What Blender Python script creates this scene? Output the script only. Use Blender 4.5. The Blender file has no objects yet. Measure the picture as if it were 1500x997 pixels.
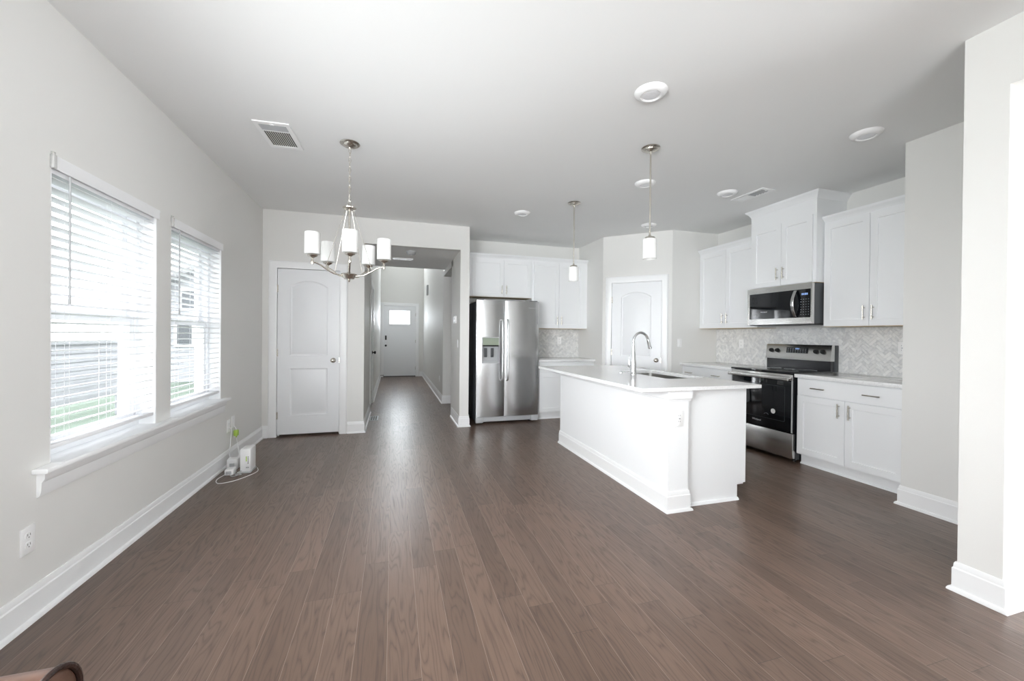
import bpy, bmesh, math, random
from mathutils import Vector, Matrix, noise as mnoise
from mathutils.geometry import tessellate_polygon
random.seed(7)
SC = bpy.context.scene
COL = SC.collection
PI = math.pi

# ------------------------------------------------------------------ camera
CAM_H = 1.256
yaw, pit, rol, FPX = 0.290153, -0.0053204, 0.0093835, 583.54
Fw = Vector((math.sin(yaw)*math.cos(pit), math.cos(yaw)*math.cos(pit), math.sin(pit)))
r0 = Vector((math.cos(yaw), -math.sin(yaw), 0)); u0 = r0.cross(Fw)
rt = r0*math.cos(rol) + u0*math.sin(rol); up = -r0*math.sin(rol) + u0*math.cos(rol)
cd = bpy.data.cameras.new('camera'); cam = bpy.data.objects.new('camera', cd); COL.objects.link(cam)
M = Matrix.Identity(4)
for i in range(3):
    M[i][0] = rt[i]; M[i][1] = up[i]; M[i][2] = -Fw[i]
M[0][3], M[1][3], M[2][3] = 0, 0, CAM_H
cam.matrix_world = M
cd.sensor_fit = 'HORIZONTAL'; cd.sensor_width = 36; cd.lens = FPX/1500*36; cd.shift_y = -4.27/1500
cd.clip_start = 0.05
SC.camera = cam

# ------------------------------------------------------------------ world, lights, exposure
w = bpy.data.worlds.new('world'); SC.world = w; w.use_nodes = True
bg = w.node_tree.nodes['Background']; bg.inputs[0].default_value = (0.95, 0.975, 1.0, 1); bg.inputs[1].default_value = 4.8

def area(name, loc, direction, sx, sy, power, color=(1, 1, 1), spread=180):
    d = bpy.data.lights.new(name, 'AREA'); d.shape = 'RECTANGLE'; d.size = sx; d.size_y = sy; d.energy = power; d.color = color
    d.spread = math.radians(spread)
    o = bpy.data.objects.new(name, d); COL.objects.link(o); o.location = loc
    o.rotation_euler = Vector(direction).to_track_quat('-Z', 'Z').to_euler()
    return o
# daylight through glazed openings; the sofa and side windows are added as fill
area('daylight_patio_door', (-0.1, -3.62, 1.0), (0.10, 1, 1.5), 2.3, 1.7, 150, (0.94, 0.97, 1.0), 135)
area('fill_added_side_window', (5.56, -0.9, 1.45), (-1, 0.35, 0.12), 2.3, 1.5, 95, (0.95, 0.975, 1.0), 140)  # added fill lamp at an invented window, lifts the window wall
area('fill_added_sofa_window', (-1.75, 0.45, 1.30), (1, 1.12, -0.08), 2.3, 1.25, 80, (0.95, 0.975, 1.0), 104)  # added fill lamp at an invented window, brightens island and range cabinets
area('daylight_foyer_window', (0.19, 12.41, 4.02), (0, -1, -0.25), 0.85, 1.3, 30, (0.90, 0.95, 1.0))
area('daylight_front_door', (0.19, 12.50, 1.76), (0, -1, -0.12), 0.56, 0.38, 15, (0.88, 0.94, 1.0))
for nm, loc, dr_, sx, sy in (('portal_window_near', (-1.70, 2.772, 1.342), (1, 0, 0), 0.85, 1.37), ('portal_window_far', (-1.70, 3.802, 1.342), (1, 0, 0), 0.85, 1.37)):
    o = area(nm, loc, dr_, sx, sy, 1); o.data.cycles.is_portal = True

SC.view_settings.view_transform = 'Standard'; SC.view_settings.look = 'None'
SC.view_settings.gamma = 1; SC.view_settings.use_curve_mapping = False
SC.view_settings.exposure = 0.27
SC.cycles.diffuse_bounces = 8; SC.cycles.max_bounces = 14; SC.cycles.transparent_max_bounces = 16
SC.cycles.sample_clamp_indirect = 8; SC.cycles.caustics_reflective = False; SC.cycles.caustics_refractive = False

# ------------------------------------------------------------------ materials
def nt(m): return m.node_tree.nodes, m.node_tree.links
def mat(name, col, rough=0.5, metal=0.0, spec=0.5, bump=0, bscale=200, coat=0, aniso=0, emit=None, es=0, trans=0):
    m = bpy.data.materials.new(name); m.use_nodes = True; N, L = nt(m); b = N['Principled BSDF']
    b.inputs['Base Color'].default_value = (*col, 1); b.inputs['Roughness'].default_value = rough
    b.inputs['Metallic'].default_value = metal; b.inputs['Specular IOR Level'].default_value = spec
    b.inputs['Coat Weight'].default_value = coat; b.inputs['Anisotropic'].default_value = aniso
    b.inputs['Transmission Weight'].default_value = trans
    if emit: b.inputs['Emission Color'].default_value = (*emit, 1); b.inputs['Emission Strength'].default_value = es
    if bump:
        tc = N.new('ShaderNodeTexCoord'); t = N.new('ShaderNodeTexNoise'); t.inputs['Scale'].default_value = bscale; t.inputs['Detail'].default_value = 3
        bp = N.new('ShaderNodeBump'); bp.inputs['Strength'].default_value = bump; bp.inputs['Distance'].default_value = 0.002
        L.new(tc.outputs['Object'], t.inputs['Vector']); L.new(t.outputs['Fac'], bp.inputs['Height']); L.new(bp.outputs['Normal'], b.inputs['Normal'])
    return m
WALL = mat('wall_paint', (0.76, 0.755, 0.735), 0.6, spec=0.3, bump=0.12, bscale=260)
CEIL = mat('ceiling_paint', (0.83, 0.835, 0.83), 0.9, spec=0.1, bump=0.15, bscale=150)
TRIM = mat('trim_paint', (0.86, 0.865, 0.87), 0.32, spec=0.45, bump=0.02, bscale=60)
DOORP = mat('door_paint', (0.82, 0.83, 0.845), 0.38, spec=0.45, bump=0.03, bscale=80)
CAB = mat('cabinet_paint', (0.86, 0.87, 0.88), 0.35, spec=0.45, bump=0.015, bscale=50)
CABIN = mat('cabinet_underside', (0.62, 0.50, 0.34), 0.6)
VINYL = mat('white_vinyl', (0.87, 0.88, 0.90), 0.35, spec=0.4, bump=0.01, bscale=40)
BLIND = mat('blind_slat', (0.88, 0.885, 0.90), 0.4, spec=0.4, bump=0.02, bscale=90)
PLASTIC = mat('white_plastic', (0.88, 0.88, 0.88), 0.35, bump=0.01, bscale=50)
SLOT = mat('outlet_slot', (0.10, 0.10, 0.10), 0.6)
GREYPL = mat('grey_plastic', (0.45, 0.46, 0.47), 0.45)
DARKGREY = mat('dark_plastic', (0.07, 0.075, 0.08), 0.5, bump=0.05, bscale=300)
NICKEL = mat('brushed_nickel', (0.62, 0.585, 0.53), 0.27, 1.0, bump=0.02, bscale=300)
CHROME = mat('polished_chrome', (0.82, 0.83, 0.85), 0.07, 1.0, bump=0.002, bscale=30)
BLACK = mat('black_metal', (0.02, 0.02, 0.02), 0.4, 0.3, bump=0.01, bscale=100)
BLKGLASS = mat('black_glass', (0.006, 0.007, 0.009), 0.04, spec=0.6, bump=0.001, bscale=10)
BLKENAMEL = mat('black_enamel', (0.012, 0.013, 0.016), 0.22, spec=0.6, bump=0.01, bscale=120)
SHADE = mat('opal_glass', (0.96, 0.96, 0.945), 0.25, spec=0.5, bump=0.004, bscale=30)
_b = SHADE.node_tree.nodes['Principled BSDF']; _b.inputs['Subsurface Weight'].default_value = 0.3; _b.inputs['Subsurface Radius'].default_value = (1, 1, 1); _b.inputs['Subsurface Scale'].default_value = 0.02
GREEN = mat('green_plastic', (0.42, 0.62, 0.10), 0.45)
LOGO = mat('silver_logo', (0.75, 0.76, 0.78), 0.3, 0.6)
LOGOW = mat('white_print', (0.75, 0.76, 0.78), 0.5)
STICK = mat('sticker_paper', (0.82, 0.83, 0.83), 0.55)
DISP = mat('lit_display', (0.02, 0.03, 0.08), 0.3, emit=(0.35, 0.55, 1.0), es=0.7)
ICON = mat('panel_print', (0.35, 0.37, 0.40), 0.5)
GREENG = mat('display_glass', (0.36, 0.42, 0.34), 0.12, 0.4)

def stainless(name, col, rough, axis):
    m = mat(name, col, rough, 1.0, aniso=0.5); N, L = nt(m); b = N['Principled BSDF']
    tc = N.new('ShaderNodeTexCoord'); mp = N.new('ShaderNodeMapping'); s = [3, 3, 3]
    for i in range(3): s[i] = 4 if i == axis else 420
    mp.inputs['Scale'].default_value = s
    t = N.new('ShaderNodeTexNoise'); t.inputs['Scale'].default_value = 1; t.inputs['Detail'].default_value = 2
    mr = N.new('ShaderNodeMapRange'); mr.inputs[3].default_value = rough*0.85; mr.inputs[4].default_value = rough*1.2
    bp = N.new('ShaderNodeBump'); bp.inputs['Strength'].default_value = 0.05; bp.inputs['Distance'].default_value = 0.001
    L.new(tc.outputs['Object'], mp.inputs[0]); L.new(mp.outputs[0], t.inputs[0]); L.new(t.outputs['Fac'], mr.inputs[0])
    L.new(mr.outputs[0], b.inputs['Roughness']); L.new(t.outputs['Fac'], bp.inputs['Height']); L.new(bp.outputs[0], b.inputs['Normal'])
    return m
STEEL = stainless('stainless_steel', (0.60, 0.595, 0.58), 0.24, 0)
HANDST = mat('satin_steel_handle', (0.74, 0.745, 0.75), 0.38, 0.9, bump=0.01, bscale=200)
STEELV = stainless('stainless_steel_vertical', (0.56, 0.565, 0.57), 0.2, 2)
SINKST = stainless('sink_steel', (0.42, 0.415, 0.40), 0.3, 1)

def glass_mat():
    m = bpy.data.materials.new('window_glass'); m.use_nodes = True; N, L = nt(m); N.clear()
    o = N.new('ShaderNodeOutputMaterial'); mx = N.new('ShaderNodeMixShader'); t = N.new('ShaderNodeBsdfTransparent'); g = N.new('ShaderNodeBsdfGlossy')
    g.inputs['Roughness'].default_value = 0.02; t.inputs[0].default_value = (0.97, 0.975, 0.975, 1); lw = N.new('ShaderNodeLayerWeight'); lw.inputs[0].default_value = 0.5
    pw = N.new('ShaderNodeMath'); pw.operation = 'POWER'; pw.inputs[1].default_value = 5; L.new(lw.outputs['Facing'], pw.inputs[0])
    f = N.new('ShaderNodeMath'); f.operation = 'MULTIPLY_ADD'; f.inputs[1].default_value = 0.9; f.inputs[2].default_value = 0.03; L.new(pw.outputs[0], f.inputs[0])
    L.new(f.outputs[0], mx.inputs[0]); L.new(t.outputs[0], mx.inputs[1]); L.new(g.outputs[0], mx.inputs[2]); L.new(mx.outputs[0], o.inputs[0])
    return m
GLASS = glass_mat()
def clear_mat():
    m = bpy.data.materials.new('clear_plastic'); m.use_nodes = True; N, L = nt(m); N.clear()
    o = N.new('ShaderNodeOutputMaterial'); mx = N.new('ShaderNodeMixShader'); t = N.new('ShaderNodeBsdfTransparent'); g = N.new('ShaderNodeBsdfPrincipled')
    g.inputs['Base Color'].default_value = (0.6, 0.6, 0.58, 1); g.inputs['Roughness'].default_value = 0.15; mx.inputs[0].default_value = 0.5
    L.new(t.outputs[0], mx.inputs[1]); L.new(g.outputs[0], mx.inputs[2]); L.new(mx.outputs[0], o.inputs[0])
    return m
CLEAR = clear_mat()

def quartz():
    m = mat('white_quartz', (0.80, 0.80, 0.80), 0.09, spec=0.55); N, L = nt(m); b = N['Principled BSDF']
    tc = N.new('ShaderNodeTexCoord'); t = N.new('ShaderNodeTexNoise'); t.inputs['Scale'].default_value = 160; t.inputs['Detail'].default_value = 2
    cr = N.new('ShaderNodeValToRGB'); cr.color_ramp.elements[0].position = 0.35; cr.color_ramp.elements[0].color = (0.70, 0.70, 0.70, 1)
    cr.color_ramp.elements[1].position = 0.5; cr.color_ramp.elements[1].color = (0.83, 0.83, 0.83, 1)
    L.new(tc.outputs['Object'], t.inputs[0]); L.new(t.outputs['Fac'], cr.inputs[0]); L.new(cr.outputs[0], b.inputs['Base Color'])
    return m
QUARTZ = quartz()

def tilemat():
    m = mat('marble_tile', (0.7, 0.7, 0.7), 0.22, spec=0.5); N, L = nt(m); b = N['Principled BSDF']
    at = N.new('ShaderNodeAttribute'); at.attribute_name = 'tile'
    tc = N.new('ShaderNodeTexCoord'); t = N.new('ShaderNodeTexNoise'); t.inputs['Scale'].default_value = 6; t.inputs['Detail'].default_value = 5; t.inputs['Distortion'].default_value = 1.6
    cr = N.new('ShaderNodeValToRGB'); e = cr.color_ramp.elements
    e[0].position = 0.42; e[0].color = (0.78, 0.78, 0.77, 1); e[1].position = 0.5; e[1].color = (0.66, 0.665, 0.67, 1)
    n = e.new(0.56); n.color = (0.80, 0.80, 0.79, 1)
    mr = N.new('ShaderNodeMapRange'); mr.inputs[3].default_value = 0.90; mr.inputs[4].default_value = 1.05
    mx = N.new('ShaderNodeMix'); mx.data_type = 'RGBA'; mx.blend_type = 'MULTIPLY'; mx.inputs[0].default_value = 1
    ad = N.new('ShaderNodeVectorMath'); ad.operation = 'ADD'; cb = N.new('ShaderNodeCombineXYZ'); mu = N.new('ShaderNodeMath'); mu.operation = 'MULTIPLY'; mu.inputs[1].default_value = 9
    L.new(at.outputs['Fac'], mu.inputs[0]); L.new(mu.outputs[0], cb.inputs[0]); L.new(mu.outputs[0], cb.inputs[1])
    L.new(tc.outputs['Object'], ad.inputs[0]); L.new(cb.outputs[0], ad.inputs[1]); L.new(ad.outputs[0], t.inputs[0])
    L.new(t.outputs['Fac'], cr.inputs[0]); L.new(at.outputs['Fac'], mr.inputs[0])
    L.new(cr.outputs[0], mx.inputs[6]); L.new(mr.outputs[0], mx.inputs[7]); L.new(mx.outputs[2], b.inputs['Base Color'])
    return m
TILE = tilemat()
GROUT = mat('tile_grout', (0.72, 0.72, 0.71), 0.85, bump=0.1, bscale=300)

def floor_mat():
    m = mat('oak_floor', (0.1, 0.08, 0.07), 0.4, spec=0.5); N, L = nt(m); b = N['Principled BSDF']
    def math_(op, a, bb=None, clamp=False):
        n = N.new('ShaderNodeMath'); n.operation = op; n.use_clamp = clamp
        for i, v in enumerate((a, bb)):
            if v is None: continue
            if isinstance(v, (int, float)): n.inputs[i].default_value = v
            else: L.new(v, n.inputs[i])
        return n.outputs[0]
    tc = N.new('ShaderNodeTexCoord'); sp = N.new('ShaderNodeSeparateXYZ'); L.new(tc.outputs['Object'], sp.inputs[0])
    W, LEN = 0.1245, 1.15
    u = math_('DIVIDE', math_('ADD', sp.outputs[0], 10 - 0.0263 + W*0), W)
    idx = math_('FLOOR', u); fu = math_('FRACT', u)
    wn = N.new('ShaderNodeTexWhiteNoise'); wn.noise_dimensions = '1D'; L.new(idx, wn.inputs['W'])
    v = math_('DIVIDE', math_('ADD', sp.outputs[1], math_('MULTIPLY', wn.outputs['Value'], 7.3)), LEN)
    jdx = math_('FLOOR', v); fv = math_('FRACT', v)
    cb = N.new('ShaderNodeCombineXYZ'); L.new(idx, cb.inputs[0]); L.new(jdx, cb.inputs[1])
    wn2 = N.new('ShaderNodeTexWhiteNoise'); wn2.noise_dimensions = '2D'; L.new(cb.outputs[0], wn2.inputs['Vector'])
    rnd = wn2.outputs['Value']
    # growth-ring contours, stretched along each plank
    gc = N.new('ShaderNodeCombineXYZ')
    L.new(math_('ADD', math_('MULTIPLY', sp.outputs[0], 8.5), math_('MULTIPLY', rnd, 37)), gc.inputs[0])
    L.new(math_('ADD', math_('MULTIPLY', sp.outputs[1], 0.80), math_('MULTIPLY', rnd, 91)), gc.inputs[1])
    n1 = N.new('ShaderNodeTexNoise'); n1.inputs['Scale'].default_value = 1.0; n1.inputs['Detail'].default_value = 2.5; n1.inputs['Roughness'].default_value = 0.55; n1.inputs['Distortion'].default_value = 0.22
    L.new(gc.outputs[0], n1.inputs['Vector'])
    ring = math_('FRACT', math_('MULTIPLY', n1.outputs['Fac'], 17))
    ringl = math_('MULTIPLY', math_('POWER', math_('ABSOLUTE', math_('SUBTRACT', math_('MULTIPLY', ring, 2), 1)), 3.0), 1.0, True)
    # fine pores
    pc = N.new('ShaderNodeCombineXYZ'); L.new(math_('MULTIPLY', sp.outputs[0], 260), pc.inputs[0]); L.new(math_('MULTIPLY', sp.outputs[1], 9), pc.inputs[1]); L.new(rnd, pc.inputs[2])
    n2 = N.new('ShaderNodeTexNoise'); n2.inputs['Scale'].default_value = 1; n2.inputs['Detail'].default_value = 3; L.new(pc.outputs[0], n2.inputs['Vector'])
    pore = N.new('ShaderNodeMapRange'); pore.inputs[1].default_value = 0.5; pore.inputs[2].default_value = 0.72; L.new(n2.outputs['Fac'], pore.inputs[0])
    n3 = N.new('ShaderNodeTexNoise'); n3.inputs['Scale'].default_value = 1.3; n3.inputs['Detail'].default_value = 3; L.new(tc.outputs['Object'], n3.inputs['Vector'])
    cr = N.new('ShaderNodeValToRGB'); e = cr.color_ramp.elements
    e[0].position = 0.0; e[0].color = (0.122, 0.080, 0.060, 1); e[1].position = 1.0; e[1].color = (0.195, 0.130, 0.098, 1)
    k = e.new(0.5); k.color = (0.156, 0.104, 0.079, 1)
    L.new(math_('ADD', math_('MULTIPLY', rnd, 0.75), math_('MULTIPLY', n3.outputs['Fac'], 0.25)), cr.inputs[0])
    dark = N.new('ShaderNodeMix'); dark.data_type = 'RGBA'; dark.inputs[7].default_value = (0.060, 0.040, 0.031, 1)
    L.new(cr.outputs[0], dark.inputs[6])
    L.new(math_('ADD', math_('MULTIPLY', ringl, 0.50), math_('MULTIPLY', pore.outputs[0], 0.28), True), dark.inputs[0])
    # plank joints
    du = math_('MULTIPLY', math_('MINIMUM', fu, math_('SUBTRACT', 1, fu)), W)
    dv = math_('MULTIPLY', math_('MINIMUM', fv, math_('SUBTRACT', 1, fv)), LEN)
    gu = math_('LESS_THAN', du, 0.0009); gv = math_('LESS_THAN', dv, 0.0009)
    j1 = N.new('ShaderNodeMix'); j1.data_type = 'RGBA'; j1.inputs[7].default_value = (0.30, 0.235, 0.19, 1)   # paler tone painted in the long joints for light caught on bevels
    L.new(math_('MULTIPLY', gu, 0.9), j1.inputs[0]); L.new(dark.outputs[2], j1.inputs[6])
    j2 = N.new('ShaderNodeMix'); j2.data_type = 'RGBA'; j2.inputs[7].default_value = (0.05, 0.04, 0.035, 1)
    L.new(math_('MULTIPLY', gv, 0.8), j2.inputs[0]); L.new(j1.outputs[2], j2.inputs[6])
    L.new(j2.outputs[2], b.inputs['Base Color'])
    ro = N.new('ShaderNodeMapRange'); ro.inputs[3].default_value = 0.27; ro.inputs[4].default_value = 0.40
    L.new(math_('ADD', math_('MULTIPLY', n3.outputs['Fac'], 0.6), math_('MULTIPLY', ringl, 0.4)), ro.inputs[0]); L.new(ro.outputs[0], b.inputs['Roughness'])
    hgt = math_('SUBTRACT', math_('MULTIPLY', math_('MINIMUM', math_('MULTIPLY', du, 400), 1), 0.8), math_('ADD', math_('MULTIPLY', ringl, 0.35), math_('MULTIPLY', pore.outputs[0], 0.3)))
    bp = N.new('ShaderNodeBump'); bp.inputs['Strength'].default_value = 0.28; bp.inputs['Distance'].default_value = 0.0012
    L.new(hgt, bp.inputs['Height']); L.new(bp.outputs[0], b.inputs['Normal'])
    return m
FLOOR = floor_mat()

def noisy(name, c0, c1, scale, rough, det=4, bump=0.3, dist=0.01):
    m = mat(name, c0, rough); N, L = nt(m); b = N['Principled BSDF']; tc = N.new('ShaderNodeTexCoord')
    t = N.new('ShaderNodeTexNoise'); t.inputs['Scale'].default_value = scale; t.inputs['Detail'].default_value = det
    cr = N.new('ShaderNodeValToRGB'); cr.color_ramp.elements[0].position = 0.3; cr.color_ramp.elements[1].position = 0.7
    cr.color_ramp.elements[0].color = (*c0, 1); cr.color_ramp.elements[1].color = (*c1, 1)
    bp = N.new('ShaderNodeBump'); bp.inputs['Strength'].default_value = bump; bp.inputs['Distance'].default_value = dist
    L.new(tc.outputs['Object'], t.inputs[0]); L.new(t.outputs['Fac'], cr.inputs[0]); L.new(cr.outputs[0], b.inputs['Base Color'])
    L.new(t.outputs['Fac'], bp.inputs['Height']); L.new(bp.outputs[0], b.inputs['Normal'])
    return m
LEATHER = noisy('brown_leather', (0.070, 0.034, 0.022), (0.155, 0.082, 0.056), 18, 0.38, 6, 0.25, 0.003)
PIPING = noisy('dark_leather_piping', (0.018, 0.009, 0.007), (0.035, 0.016, 0.012), 60, 0.35)
GRASS = noisy('lawn_grass', (0.085, 0.12, 0.09), (0.125, 0.165, 0.125), 9, 0.9, 6, 0.6, 0.03)
SIDING = noisy('white_siding', (0.33, 0.335, 0.365), (0.37, 0.375, 0.40), 4, 0.6)
ROOFM = noisy('grey_shingle', (0.20, 0.20, 0.21), (0.32, 0.32, 0.33), 12, 0.9)
PATIO = noisy('patio_concrete', (0.55, 0.54, 0.52), (0.65, 0.64, 0.62), 5, 0.9)
WOODLEG = noisy('dark_wood', (0.05, 0.025, 0.015), (0.09, 0.045, 0.025), 20, 0.4)
DARKWIN = mat('dark_window_glass', (0.06, 0.07, 0.08), 0.1)

# ------------------------------------------------------------------ mesh builder
class MB:
    def __init__(self): self.bm = bmesh.new(); self.T = Matrix.Identity(4)
    def v(self, p): return self.bm.verts.new(self.T @ Vector(p))
    def f(self, vs):
        try: return self.bm.faces.new(vs)
        except ValueError: return None
    def box(self, x0, x1, y0, y1, z0, z1, bev=0, seg=2):
        c = [self.v((x, y, z)) for z in (z0, z1) for y in (y0, y1) for x in (x0, x1)]
        fs = [self.f([c[i] for i in q]) for q in ((0, 2, 3, 1), (4, 5, 7, 6), (0, 1, 5, 4), (2, 6, 7, 3), (0, 4, 6, 2), (1, 3, 7, 5))]
        if bev:
            es = list({e for f in fs for e in f.edges})
            bmesh.ops.bevel(self.bm, geom=es, offset=bev, segments=seg, profile=0.5, affect='EDGES', clamp_overlap=True)
        return self
    def prism(self, outer, holes, d0, d1, fn):
        """2D outline with holes extruded from d0 to d1; fn(u,v,d) gives the point"""
        loops = [outer] + list(holes); flat = [p for l in loops for p in l]
        tri = tessellate_polygon([[Vector((p[0], p[1], 0)) for p in l] for l in loops])
        a = [self.v(fn(p[0], p[1], d0)) for p in flat]; b = [self.v(fn(p[0], p[1], d1)) for p in flat]
        for t in tri:
            self.f([a[i] for i in t]); self.f([b[i] for i in reversed(t)])
        k = 0
        for l in loops:
            n = len(l)
            for i in range(n):
                j = (i+1) % n; self.f([a[k+i], a[k+j], b[k+j], b[k+i]])
            k += n
        return self
    def tube(self, pts, r, n=10, caps=True, closed=False):
        pts = [Vector(p) for p in pts]; rs = r if isinstance(r, (list, tuple)) else [r]*len(pts); rings = []
        m = len(pts); ref = None
        for i, p in enumerate(pts):
            if closed: t = (pts[(i+1) % m] - pts[i-1])
            else: t = pts[min(i+1, m-1)] - pts[max(i-1, 0)]
            t.normalize()
            if ref is None: ref = Vector((0, 0, 1)) if abs(t.z) < 0.9 else Vector((1, 0, 0))
            x = (ref - t*ref.dot(t)).normalized(); y = t.cross(x); ref = x
            rings.append([self.v(p + (x*math.cos(2*PI*k/n) + y*math.sin(2*PI*k/n))*rs[i]) for k in range(n)])
        for i in range(m if closed else m-1):
            A, B = rings[i], rings[(i+1) % m]
            for k in range(n): self.f([A[k], A[(k+1) % n], B[(k+1) % n], B[k]])
        if caps and not closed: self.f(list(reversed(rings[0]))); self.f(rings[-1])
        return self
    def lathe(self, prof, o=(0, 0, 0), axis=(0, 0, 1), n=24):
        """prof = [(r, h)] along axis"""
        o = Vector(o); az = Vector(axis).normalized(); ax = az.orthogonal().normalized(); ay = az.cross(ax); rings = []
        for r, h in prof:
            if r < 1e-6: rings.append([self.v(o + az*h)])
            else: rings.append([self.v(o + az*h + (ax*math.cos(2*PI*k/n) + ay*math.sin(2*PI*k/n))*r) for k in range(n)])
        for A, B in zip(rings, rings[1:]):
            if len(A) == 1 and len(B) == 1: continue
            for k in range(n):
                j = (k+1) % n
                if len(A) == 1: self.f([A[0], B[j], B[k]])
                elif len(B) == 1: self.f([A[k], A[j], B[0]])
                else: self.f([A[k], A[j], B[j], B[k]])
        if len(rings[0]) > 1: self.f(list(reversed(rings[0])))
        if len(rings[-1]) > 1: self.f(rings[-1])
        return self
    def sweep(self, path, prof, closed=False):
        """profile [(out, z)] run along a plan path; 'out' is to the right of the direction of travel"""
        P = [Vector((p[0], p[1])) for p in path]; m = len(P); rows = []
        def nrm(a, b): d = (b-a).normalized(); return Vector((d.y, -d.x))
        for i, p in enumerate(P):
            na = nrm(P[i-1], p) if (i > 0 or closed) else None
            nb = nrm(p, P[(i+1) % m]) if (i < m-1 or closed) else None
            if na is None: mt = nb
            elif nb is None: mt = na
            else: mt = (na+nb) / max(0.2, 1 + na.dot(nb))
            rows.append([self.v((p.x + mt.x*o, p.y + mt.y*o, z)) for o, z in prof])
        k = len(prof)
        for i in range(m if closed else m-1):
            A, B = rows[i], rows[(i+1) % m]
            for j in range(k): self.f([A[j], A[(j+1) % k], B[(j+1) % k], B[j]])
        if not closed: self.f(rows[0]); self.f(list(reversed(rows[-1])))
        return self
    def build(self, name, m, parent=None, smooth=40, loc=None, rz=0):
        bm = self.bm
        bmesh.ops.remove_doubles(bm, verts=bm.verts, dist=1e-6)
        bmesh.ops.recalc_face_normals(bm, faces=bm.faces)
        me = bpy.data.meshes.new(name); bm.to_mesh(me); bm.free()
        for p in me.polygons: p.use_smooth = True
        me.set_sharp_from_angle(angle=math.radians(smooth))
        me.materials.append(m)
        o = bpy.data.objects.new(name, me); COL.objects.link(o)
        if parent: o.parent = parent
        if loc: o.location = loc
        if rz: o.rotation_euler = (0, 0, rz)
        return o
def B(*a, **k): return MB().box(*a, **k)
def arc(cx, cy, r, a0, a1, n): return [(cx + r*math.cos(a0+(a1-a0)*i/n), cy + r*math.sin(a0+(a1-a0)*i/n)) for i in range(n+1)]
def rect(x0, x1, y0, y1): return [(x0, y0), (x1, y0), (x1, y1), (x0, y1)]
def rrect(x0, x1, y0, y1, r, n=5):
    return (arc(x1-r, y1-r, r, 0, PI/2, n) + arc(x0+r, y1-r, r, PI/2, PI, n) + arc(x0+r, y0+r, r, PI, 1.5*PI, n) + arc(x1-r, y0+r, r, 1.5*PI, 2*PI, n))
def inset(pts, d):
    P = [Vector(p) for p in pts]; n = len(P)
    s = sum(P[i].x*P[(i+1) % n].y - P[(i+1) % n].x*P[i].y for i in range(n)); sg = 1 if s > 0 else -1; out = []
    for i in range(n):
        a = (P[i]-P[i-1]).normalized(); b = (P[(i+1) % n]-P[i]).normalized()
        na = Vector((-a.y, a.x))*sg; nb = Vector((-b.y, b.x))*sg
        m = (na+nb)/max(0.3, 1+na.dot(nb)); out.append(tuple(P[i]+m*d))
    return out

def thing(name, label, cat, loc=(0, 0, 0), rz=0, group=None):
    o = bpy.data.objects.new(name, None); o.empty_display_size = 0.1; COL.objects.link(o)
    o.location = loc; o.rotation_euler = (0, 0, rz); o['label'] = label; o['category'] = cat
    if group: o['group'] = group
    return o
def tag(o, label, cat, group=None):
    o['label'] = label; o['category'] = cat
    if group: o['group'] = group
    return o
def struct(o, label=None, cat=None):
    o['kind'] = 'structure'
    if label: o['label'] = label
    if cat: o['category'] = cat
    return o
def sthing(name, label, cat, loc=(0, 0, 0), rz=0): return struct(thing(name, label, cat, loc, rz))
def dup(root, loc, rz=None, label=None):
    r = root.copy(); COL.objects.link(r); r.location = loc
    if rz is not None: r.rotation_euler = (0, 0, rz)
    if label: r['label'] = label
    for ch in list(root.children):
        c = ch.copy(); COL.objects.link(c); c.parent = r
        for g in list(ch.children):
            d = g.copy(); COL.objects.link(d); d.parent = c
    return r
def text_mesh(name, body, size, m, parent, loc, rot, align='CENTER', extrude=0.0004, bold=0.0):
    cu = bpy.data.curves.new(name, 'FONT'); cu.body = body; cu.size = size; cu.align_x = align; cu.align_y = 'CENTER'; cu.extrude = extrude; cu.offset = bold
    cu.resolution_u = 3
    t = bpy.data.objects.new(name+'_tmp', cu); COL.objects.link(t); bpy.context.view_layer.update()
    me = bpy.data.meshes.new_from_object(t.evaluated_get(bpy.context.evaluated_depsgraph_get()))
    bpy.data.objects.remove(t); bpy.data.curves.remove(cu)
    me.materials.clear(); me.materials.append(m); me.name = name
    o = bpy.data.objects.new(name, me); COL.objects.link(o); o.parent = parent; o.location = loc; o.rotation_euler = rot
    return o

# ------------------------------------------------------------------ dimensions
XL, YB, H = -1.5, 5.415, 2.74
YREAR = -3.5
YK, XR = 6.15, 4.48            # kitchen back and range walls
HZ = 2.415                     # hall ceiling
WT = 0.19
# ================================================================== SETTING
def wall_x(name, label, y0, y1, x0, x1, z1, holes=(), z0=0.0):   # wall running along X, thickness y0..y1
    return struct(MB().prism(rect(x0, x1, z0, z1), [rect(*h) for h in holes], y0, y1, lambda u, v, d: (u, d, v)).build(name, WALL), label, 'wall')
def wall_y(name, label, x0, x1, y0, y1, z1, holes=(), z0=0.0):
    return struct(MB().prism(rect(y0, y1, z0, z1), [rect(*h) for h in holes], x0, x1, lambda u, v, d: (d, u, v)).build(name, WALL), label, 'wall')

struct(B(-1.69, 5.7, -3.7, 12.5, -0.12, 0.0).build('floor', FLOOR), 'dark brown oak plank floor running towards the hallway', 'floor')
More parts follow.
